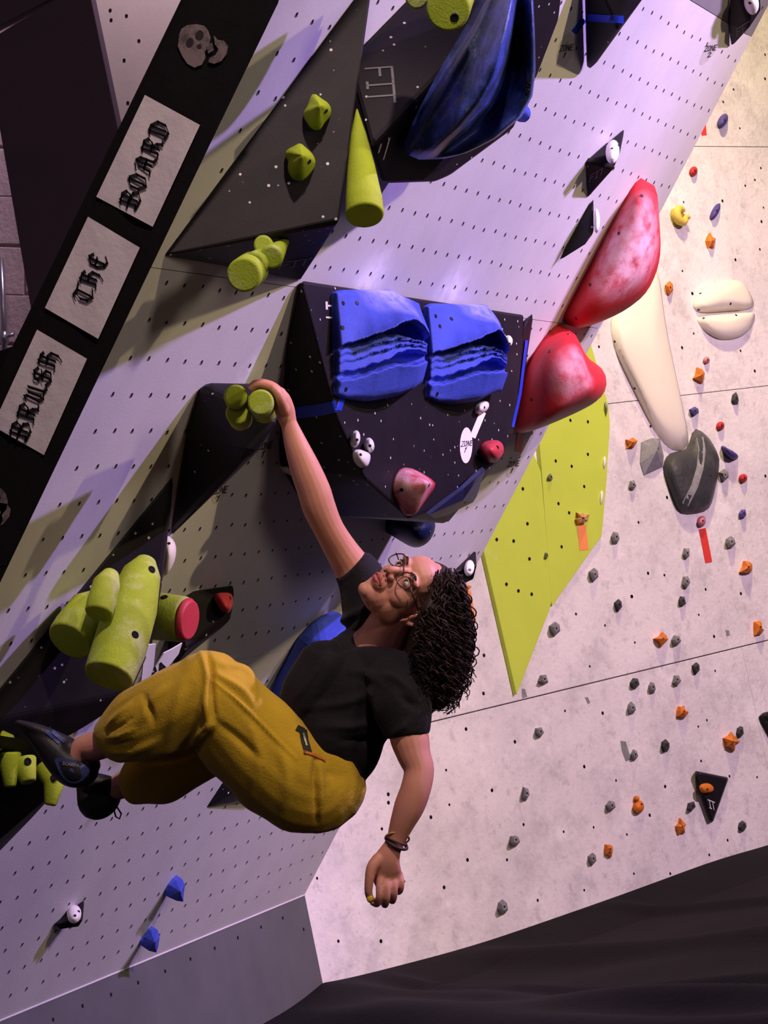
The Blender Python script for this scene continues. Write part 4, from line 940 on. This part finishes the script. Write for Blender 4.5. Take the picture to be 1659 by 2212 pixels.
# head frame (camera coordinates): forward, up, right
hU = nrm(np.array([.94, -.30, .08])); hF = np.array([-.20, -.62, -.76]); hF = nrm(hF-hU*(hF @ hU)); hR = np.cross(hF, hU)
HU, HFw, HRt = R @ hU, R @ hF, R @ hR; HK = .98
HO = cp(872, 1239, 6.30)-HFw*.080*HK-HU*.004
hp = lambda x, y, z: HO+(HRt*x+HFw*y+HU*z)*HK      # head-local: right, front, up (metres)
hb = lambda c, r: ball(hp(*c), (HRt*r[0]*HK, HFw*r[1]*HK, HU*r[2]*HK))
def hchain(pts, seg=12):
    P = cat_rom(np.array(pts, float), 5); return tube([hp(*p[:3]) for p in P], [p[3]*HK for p in P], seg)
head = [hb((0, -.015, .040), (.074, .092, .082)), hb((0, .018, -.010), (.064, .068, .078)), hb((0, .028, -.062), (.050, .052, .046)), hb((0, .040, .045), (.062, .052, .050)),
        hb((0, .066, -.098), (.020, .018, .016)), hb((.036, .044, -.022), (.028, .028, .030)), hb((-.036, .044, -.022), (.028, .028, .030)),
        hb((.029, .080, .023), (.028, .012, .009)), hb((-.029, .080, .023), (.028, .012, .009)),
        hb((.042, .004, -.052), (.020, .045, .036)), hb((-.042, .004, -.052), (.020, .045, .036)), hb((0, .045, -.085), (.034, .034, .026)), hb((0, .070, .010), (.050, .018, .030)),
        hchain([(0, .083, .018, .008), (0, .094, .000, .0085), (0, .106, -.022, .0105), (0, .102, -.030, .010)]), hb((.012, .094, -.030), (.009, .011, .008)), hb((-.012, .094, -.030), (.009, .011, .008)),
        hb((0, .080, -.058), (.026, .014, .020)), hb((0, .091, -.054), (.021, .007, .0055)), hb((0, .089, -.066), (.018, .008, .0065)),
        hb((.031, .074, .004), (.018, .013, .012)), hb((-.031, .074, .004), (.018, .013, .012))]
for sgn in (1, -1):
    head += [hchain([(sgn*.072, -.004, -.030, .007), (sgn*.080, -.012, -.022, .006), (sgn*.084, -.024, .002, .006), (sgn*.082, -.020, .026, .006), (sgn*.076, -.004, .026, .006), (sgn*.072, .002, .006, .006)], 10), hb((sgn*.073, -.008, -.002), (.006, .016, .024)), hb((sgn*.074, -.002, -.032), (.006, .008, .010))]
# arms, hands, neck, core
rarm = limb([(618, 902, 6.375, 19, .8), (624, 915, 6.38, 18, .85), (640, 962, 6.39, 26), (659, 1012, 6.40, 33), (678, 1060, 6.41, 36), (690, 1098, 6.42, 36), (711, 1144, 6.44, 33), (738, 1190, 6.47, 36), (765, 1232, 6.49, 42), (800, 1290, 6.48, 50)])
rhand = [limb([(622, 910, 6.38, 19, .8), (615, 886, 6.375, 22, .9), (609, 862, 6.37, 19, 1.3), (605, 850, 6.37, 14, 2.0)])]
for (z, dy, r, L) in ((6.335, 1, 9.0, .95), (6.358, -2, 9.2, 1.0), (6.381, 0, 8.8, .95), (6.403, 4, 8.0, .8)):
    rhand.append(limb([(606, 862+dy, z+.01, r+3), (597, 842+dy, z, r+1), (577, 831+dy, z+.006, r), (577-22*L, 829+dy, z+.012, r-.6), (577-36*L, 838+dy, z+.02, r-1.4)], seg=12))
rhand.append(limb([(614, 886, 6.35, 12), (606, 864, 6.325, 10.5), (599, 848, 6.315, 9), (590, 838, 6.315, 7.5)], seg=12))
larm = limb([(862, 1500, 6.28, 44), (876, 1560, 6.245, 42), (886, 1600, 6.23, 42), (894, 1630, 6.22, 37), (905, 1664, 6.21, 33), (898, 1704, 6.20, 33), (884, 1742, 6.20, 33), (869, 1778, 6.20, 27), (855, 1815, 6.20, 21, .85), (840, 1846, 6.20, 21, .75)])
lhand = [limb([(846, 1832, 6.20, 21, .75), (836, 1858, 6.20, 29, .6), (834, 1882, 6.205, 33, .5), (838, 1902, 6.21, 31, .42)])]
for ch in ([(825, 1894, 6.20, 11), (820, 1916, 6.188, 8.6), (819, 1938, 6.186, 7.6), (815, 1953, 6.20, 7.2), (805, 1950, 6.21, 6.8)],
           [(838, 1896, 6.205, 11), (836, 1920, 6.190, 8.6), (835, 1944, 6.193, 7.8), (831, 1956, 6.22, 7.4), (828, 1944, 6.25, 7)],
           [(850, 1894, 6.21, 10.5), (852, 1916, 6.198, 8.2), (851, 1938, 6.203, 7.4), (847, 1947, 6.23, 7), (843, 1934, 6.26, 6.6)],
           [(861, 1888, 6.22, 9.5), (867, 1905, 6.208, 7.2), (866, 1922, 6.213, 6.4), (861, 1928, 6.24, 6.2)],
           [(818, 1856, 6.195, 15), (804, 1874, 6.185, 13), (798, 1900, 6.18, 10.5), (796, 1926, 6.182, 9), (800, 1943, 6.19, 8)]):
    lhand.append(limb(ch, seg=12))
neck = limb([(885, 1300, 6.37, 48), (850, 1340, 6.39, 50), (825, 1380, 6.41, 56), (805, 1410, 6.42, 62)])
core = [limb([(815, 1400, 6.42, 62, .7), (790, 1450, 6.42, 80, .6), (752, 1520, 6.38, 90, .7), (712, 1610, 6.37, 75, .8), (690, 1680, 6.37, 80, .8)]), limb([(805, 1300, 6.47, 46), (810, 1400, 6.44, 55), (862, 1500, 6.29, 44)])]
legs = [limb([(675, 1690, 6.35, 70), (540, 1590, 6.29, 66), (455, 1490, 6.26, 55), (360, 1550, 6.30, 44), (240, 1600, 6.36, 33), (205, 1612, 6.38, 32), (180, 1618, 6.39, 28), (162, 1640, 6.395, 25)]),
        limb([(690, 1690, 6.45, 66), (560, 1620, 6.47, 60), (465, 1590, 6.48, 52), (360, 1655, 6.50, 42), (262, 1698, 6.52, 28), (225, 1712, 6.53, 22)])]
fuse('body', head+[rarm]+rhand+[larm]+lhand+[neck]+core+legs, 'skin', person, .0028, 4, .5)
# face details
for sgn in (1, -1):
    V, f = hb((sgn*.031, .0775, .001), (.0120, .0125, .0072)); eo = mk('eye', V, f, 'eye_white', person, True)
    V, f = hb((sgn*.030, .0858, .002), (.0056, .0050, .0056)); mk('iris', V, f, 'iris', eo, True)
    V, f = hchain([(sgn*.016, .094, .020, .0025), (sgn*.032, .094, .026, .0030), (sgn*.048, .082, .021, .0018)], 8); mk('eyebrow', V, f, 'brow', person, True)
    V, f = hchain([(sgn*.018, .084, .010, .0012), (sgn*.031, .0895, .0125, .0016), (sgn*.044, .082, .009, .0012)], 6); mk('eyelashes', V, f, 'brow', person, True)
V, f = join([hchain([(-.022, .089, -.059, .002), (-.008, .0965, -.055, .0042), (0, .0972, -.0560, .0038), (.008, .0965, -.055, .0042), (.022, .089, -.059, .002)], 8), hchain([(-.020, .088, -.0615, .002), (0, .0955, -.0660, .0052), (.020, .088, -.0615, .002)], 8)])
mk('lips', V, f, 'lips', person, True)
for sgn in (1, -1):
    V, f = hb((sgn*.0075, .1035, -.0395), (.0036, .0045, .002)); mk('nostril', V, f, 'iris', person, True)
# glasses
gl = empty('glasses', hp(0, .105, 0)); gl.parent = person; gl.location = tuple(ORG[gl.name]-ORG['person'])
for sgn in (1, -1):
    P = []; c0 = np.array([sgn*.034, .103, .000])
    for k in range(25):
        a = 2*math.pi*k/24; P.append(hp(c0[0]+.0225*math.cos(a), c0[1]-.012*abs(.0225*math.cos(a)+0*sgn)/.0225*(.5 if math.cos(a)*sgn < 0 else 1.0), c0[2]+.0205*math.sin(a)))
    V, f = tube(P, [.0016]*25, 8); mk('rim', V, f, 'frame', gl, True)
    V = [p for p in P[:-1]]; mk('lens', V+[hp(*(c0+np.array([0, .002, 0])))], [(i, (i+1) % 24, 24) for i in range(24)], 'lens', gl, True)
    V, f = tube([hp(sgn*.057, .094, .004), hp(sgn*.074, .055, .008), hp(sgn*.080, .005, .010), hp(sgn*.080, -.010, .004)], [.0016]*4, 8); mk('temple_arm', V, f, 'frame', gl, True)
V, f = tube([hp(-.012, .1035, .004), hp(0, .107, .008), hp(.012, .1035, .004)], [.0016]*3, 8); mk('bridge', V, f, 'frame', gl, True)
# t-shirt
shirt_parts = [limb([(800, 1425, 6.43, 84, .7), (785, 1452, 6.41, 108, .72), (770, 1490, 6.39, 116, .75), (742, 1545, 6.38, 108, .8), (722, 1600, 6.37, 94, .9), (735, 1650, 6.37, 66, .9)]),
               limb([(805, 1330, 6.46, 66), (790, 1275, 6.48, 58), (772, 1240, 6.485, 50), (757, 1222, 6.48, 45)], flat1=True),
               limb([(835, 1452, 6.37, 52), (856, 1478, 6.31, 66), (868, 1520, 6.26, 64), (876, 1560, 6.24, 55), (880, 1592, 6.235, 49)], flat1=True),
               limb([(798, 1442, 6.36, 52, .8), (840, 1450, 6.345, 50, .8), (885, 1462, 6.33, 52, .8)]),
               limb([(700, 1440, 6.36, 60), (660, 1490, 6.34, 52), (632, 1530, 6.33, 36)]),
               limb([(780, 1560, 6.36, 60), (765, 1640, 6.37, 50), (748, 1680, 6.38, 30)])]
tfold = press([([(820, 1300), (760, 1330), (715, 1360)], 9, 7), ([(800, 1330), (750, 1370), (700, 1400)], 8, 6), ([(790, 1380), (730, 1410)], 8, -6), ([(830, 1480), (790, 1455), (750, 1450)], 10, 6), ([(900, 1500), (860, 1470), (820, 1455)], 9, 7),
               ([(905, 1530), (868, 1505)], 8, -7), ([(800, 1500), (740, 1520), (660, 1530)], 10, 6), ([(810, 1560), (760, 1570), (690, 1570)], 9, 6), ([(830, 1600), (780, 1600), (730, 1600)], 9, -6), ([(700, 1420), (660, 1480), (630, 1520)], 8, 5), ([(880, 1560), (850, 1590)], 8, 6)], 2.5)
shirt = fuse('t_shirt', shirt_parts, 'shirt', person, .0055, 7, .5, tfold)
bsh = bvh_of(shirt)
r = ribbon([(816, 1388), (845, 1394), (872, 1402)], 5, bsh, .002, 10)
if r: mk('necklace', r[0], r[1], 'collar', person)
# trousers
trs = [limb([(712, 1660, 6.37, 82, .95), (690, 1700, 6.36, 98, .95), (640, 1688, 6.34, 108, .9), (575, 1632, 6.31, 112, .9), (515, 1570, 6.28, 106, .9), (468, 1510, 6.26, 92), (448, 1486, 6.255, 82)]),
       limb([(452, 1486, 6.255, 82), (400, 1518, 6.27, 86), (345, 1550, 6.30, 89), (295, 1572, 6.33, 82), (255, 1588, 6.35, 62), (232, 1596, 6.365, 46), (222, 1600, 6.37, 40)], flat1=True),
       limb([(690, 1680, 6.44, 90), (580, 1620, 6.47, 84), (480, 1595, 6.48, 80), (400, 1632, 6.49, 74), (335, 1670, 6.50, 72), (290, 1696, 6.51, 48), (272, 1704, 6.515, 34)], flat1=True),
       limb([(652, 1595, 6.34, 40), (700, 1650, 6.34, 60), (730, 1700, 6.36, 60)])]
pf = [([(443, 1404), (458, 1450), (455, 1490), (464, 1556)], 6, -13), ([(436, 1410), (448, 1460), (445, 1520), (452, 1570)], 8, 9), ([(456, 1465), (520, 1520), (580, 1580), (640, 1640)], 4, 5), ([(462, 1450), (520, 1490), (552, 1530)], 7, 7), ([(470, 1430), (530, 1450), (553, 1505)], 7, 6),
      ([(470, 1560), (520, 1600), (560, 1640)], 9, -7), ([(680, 1640), (681, 1700), (683, 1775)], 5, -9), ([(692, 1650), (695, 1710), (692, 1770)], 6, 6), ([(600, 1600), (620, 1680), (610, 1760)], 12, 5), ([(540, 1560), (560, 1640), (540, 1720)], 12, 5),
      ([(464, 1556), (430, 1590), (400, 1634)], 8, 8), ([(455, 1580), (410, 1625), (330, 1645)], 9, -10), ([(310, 1500), (322, 1530), (330, 1560)], 7, -7), ([(360, 1480), (330, 1510), (300, 1560)], 9, 6), ([(400, 1470), (380, 1540), (360, 1620)], 12, 5), ([(340, 1600), (300, 1620), (260, 1640)], 8, 6),
      ([(280, 1520), (250, 1550), (228, 1570)], 5, 6), ([(285, 1550), (255, 1570), (228, 1582)], 4, -6), ([(290, 1575), (255, 1590), (230, 1596)], 4, 6), ([(285, 1600), (255, 1608), (232, 1610)], 4, -6), ([(280, 1622), (255, 1624), (235, 1622)], 4, 5), ([(300, 1495), (260, 1520), (235, 1545)], 5, -5)]
trousers = fuse('trousers', trs, 'trousers', person, .0055, 6, .5, press(pf, 3.0, 8))
btr = bvh_of(trousers)
r = ribbon([(653, 1578), (657, 1600), (665, 1628)], 15, btr, .003, 10); bk = mk('belt_buckle', r[0], r[1], 'belt', person) if r else None
r = ribbon([(640, 1572), (655, 1580)], 12, btr, .002, 5); mk('belt', r[0], r[1], 'belt', person) if r else None
r = ribbon([(655, 1624), (680, 1632), (702, 1643)], 5, btr, .003, 8); mk('belt_strap', r[0], r[1], 'strap_orange', person) if r else None
r = ribbon([(652, 1585), (660, 1612)], 4, btr, .005, 6); mk('buckle_bar', r[0], r[1], 'steel', person) if r else None
# climbing shoes
sh1 = fuse('climbing_shoe', [limb([(58, 1573, 6.42, 13, 1.2), (88, 1594, 6.415, 25, 1.1), (122, 1628, 6.41, 36), (155, 1660, 6.40, 40), (180, 1665, 6.40, 34), (192, 1652, 6.40, 26)]), limb([(150, 1620, 6.40, 26), (165, 1640, 6.40, 30)]), limb([(40, 1562, 6.42, 8, 2), (90, 1580, 6.41, 14, 1.6), (150, 1606, 6.41, 14, 1.5)])], 'shoe_black', person, .0045, 5)
bs1 = bvh_of(sh1)
V = []; f = []
pp = chaikin([(116, 1634), (150, 1640), (190, 1650), (196, 1664), (182, 1684), (160, 1694), (138, 1684), (124, 1660)], 2)
hs = [hit(bs1, x, y, .0015)[0] for x, y in pp]
if all(h is not None for h in hs): mk('heel_patch', hs+[hit(bs1, 155, 1666, .0015)[0]], [(i, (i+1) % len(hs), len(hs)) for i in range(len(hs))], 'shoe_blue', sh1, fixn=False)
lettering('SCARPA', HL, (136, 1652), (7, 1.2), (0, -6), bs1, 'grey_print', sh1, mono=.16, off=.003)
for pts in ([(100, 1580), (128, 1606)], [(112, 1580), (140, 1604)]):
    r = ribbon(pts, 7, bs1, .002, 6); mk('strap', r[0], r[1], 'shoe_blue', sh1) if r else None
sh2 = fuse('climbing_shoe', [limb([(176, 1680, 6.53, 10), (182, 1705, 6.53, 18), (200, 1738, 6.53, 32), (225, 1728, 6.53, 34), (248, 1704, 6.53, 22)]), limb([(196, 1690, 6.52, 24), (230, 1700, 6.52, 26)])], 'shoe_black', person, .0045, 5)
V, f = tube([cp(240, 1736, 6.52), cp(252, 1742, 6.52), cp(262, 1758, 6.52), cp(258, 1769, 6.52), cp(250, 1764, 6.52), cp(246, 1748, 6.52), cp(240, 1738, 6.52)], [.0022]*7, 8); mk('pull_loop', V, f, 'shoe_black', sh2, True)
# bracelets, nail
def bangle(c, ax, rx, rz, r, name, material):
    t = nrm(cp(*ax[1])-cp(*ax[0])); c = cp(*c); w = nrm(c-CAM); v = nrm(w-t*(w @ t)); u = np.cross(t, v); P = [c+u*rx*math.cos(a)+v*rz*math.sin(a) for a in np.linspace(0, 2*math.pi, 25)]
    V, f = tube(P, [r]*25, 8); return mk(name, V, f, material, person, True)
AX = ((869, 1778, 6.2), (845, 1840, 6.2))
bangle((858, 1811, 6.20), ((860, 1778, 6.2), (858, 1840, 6.15)), .0280, .0255, .0024, 'gold_bangle', 'gold'); bangle((856, 1816, 6.20), AX, .0262, .0235, .0024, 'cord_bracelet', 'leather'); bangle((857, 1822, 6.2), ((875, 1778, 6.2), (845, 1840, 6.22)), .0262, .023, .004, 'cord_bracelet', 'leather')
V, f = ball(cp(799, 1941, 6.178), (R @ np.array([.006, .004, 0]), R @ np.array([-.004, .007, 0]), R @ np.array([0, 0, .003]))); mk('thumb_nail', V, f, 'nail', person, True)
# hair: a dark mass under many curls
hair_core = [hb((0, -.028, .055), (.080, .090, .080)), limb([(962, 1275, 6.34, 34), (975, 1330, 6.36, 46), (968, 1400, 6.38, 56), (955, 1460, 6.38, 50), (945, 1500, 6.38, 34)]), limb([(918, 1340, 6.31, 22), (903, 1392, 6.345, 27), (908, 1450, 6.34, 36)]), limb([(925, 1345, 6.38, 30), (915, 1400, 6.40, 34), (930, 1460, 6.39, 40)]), limb([(950, 1240, 6.35, 18), (945, 1275, 6.27, 18), (925, 1320, 6.24, 18)])]
hair = fuse('hair', hair_core, 'hair', person, .006, 4)
poly_top = np.array([(950, 1236), (968, 1234), (985, 1248), (995, 1272), (978, 1290), (958, 1285), (945, 1268), (940, 1295), (928, 1322), (912, 1345)])
parts = []; rg = random.Random(3)
for k in range(460):
    sx, sy = poly_top[rg.randrange(len(poly_top))]; sx += rg.uniform(-10, 12); sy += rg.uniform(-8, 16); z0 = 6.33+rg.uniform(-.10, .10)
    if sx < 932: z0 = 6.27+rg.uniform(-.05, .03)
    if k > 400: sx = rg.uniform(940, 962); sy = rg.uniform(1232, 1305); z0 = 6.25+rg.uniform(-.012, .03)
    elif k > 320: sx = rg.uniform(922, 990); sy = rg.uniform(1310, 1400); z0 = 6.30+rg.uniform(-.06, .05)
    v = rg.random(); ex = 893+v*125; ymax = 1500+42*(1-abs((ex-955)/58)**2) if abs(ex-955) < 58 else 1498-abs(ex-955)*.3
    ex += rg.uniform(-6, 6); L = rg.uniform(.5, 1.0); ey = sy+(ymax-sy)*L; bow = rg.uniform(6, 28)*(1 if ex > 950 else -.4)
    z1 = z0+rg.uniform(-.05, .04); ph = rg.uniform(0, 6.28); per = rg.uniform(22, 34); am = rg.uniform(5.5, 10); n = max(12, int((ey-sy)/3.4)); P = []; rr = []
    for i in range(n):
        t = i/(n-1); x = sx+(ex-sx)*t**.8+bow*math.sin(math.pi*min(1, t*1.1)); y = sy+(ey-sy)*t; a = ph+2*math.pi*(ey-sy)*t/per; aa = am*min(1, .2+t*1.6)
        P.append(cp(x+aa*math.cos(a), y+.55*aa*math.sin(a), z0+(z1-z0)*t+aa*math.sin(a)/F*6.3)); rr.append(.0023*(1-.5*t))
    parts.append(tube(P, rr, 5))
for k in range(44):       # loose ringlets at the outline
    sx = rg.uniform(990, 1008); sy = rg.uniform(1300, 1440); ex = sx+rg.uniform(0, 16); ey = sy+rg.uniform(40, 80)
    if k % 2: sx = rg.uniform(915, 985); sy = 1485+rg.uniform(-10, 15); ex = sx+rg.uniform(-10, 12); ey = sy+rg.uniform(30, 52)
    ey = min(ey, 1550); ph = rg.uniform(0, 6); n = 30; P = []; turns = (ey-sy)/24*2*math.pi
    for i in range(n):
        t = i/(n-1); a = ph+t*turns; P.append(cp(sx+(ex-sx)*t+7.5*math.cos(a), sy+(ey-sy)*t+4*math.sin(a), 6.36+.008*math.sin(a)))
    parts.append(tube(P, [.0019*(1-.5*i/n) for i in range(n)], 5))
V, f = join(parts); co_ = mk('curls', V, f, 'hair', hair, True, fixn=False); tag(co_, kind='stuff')
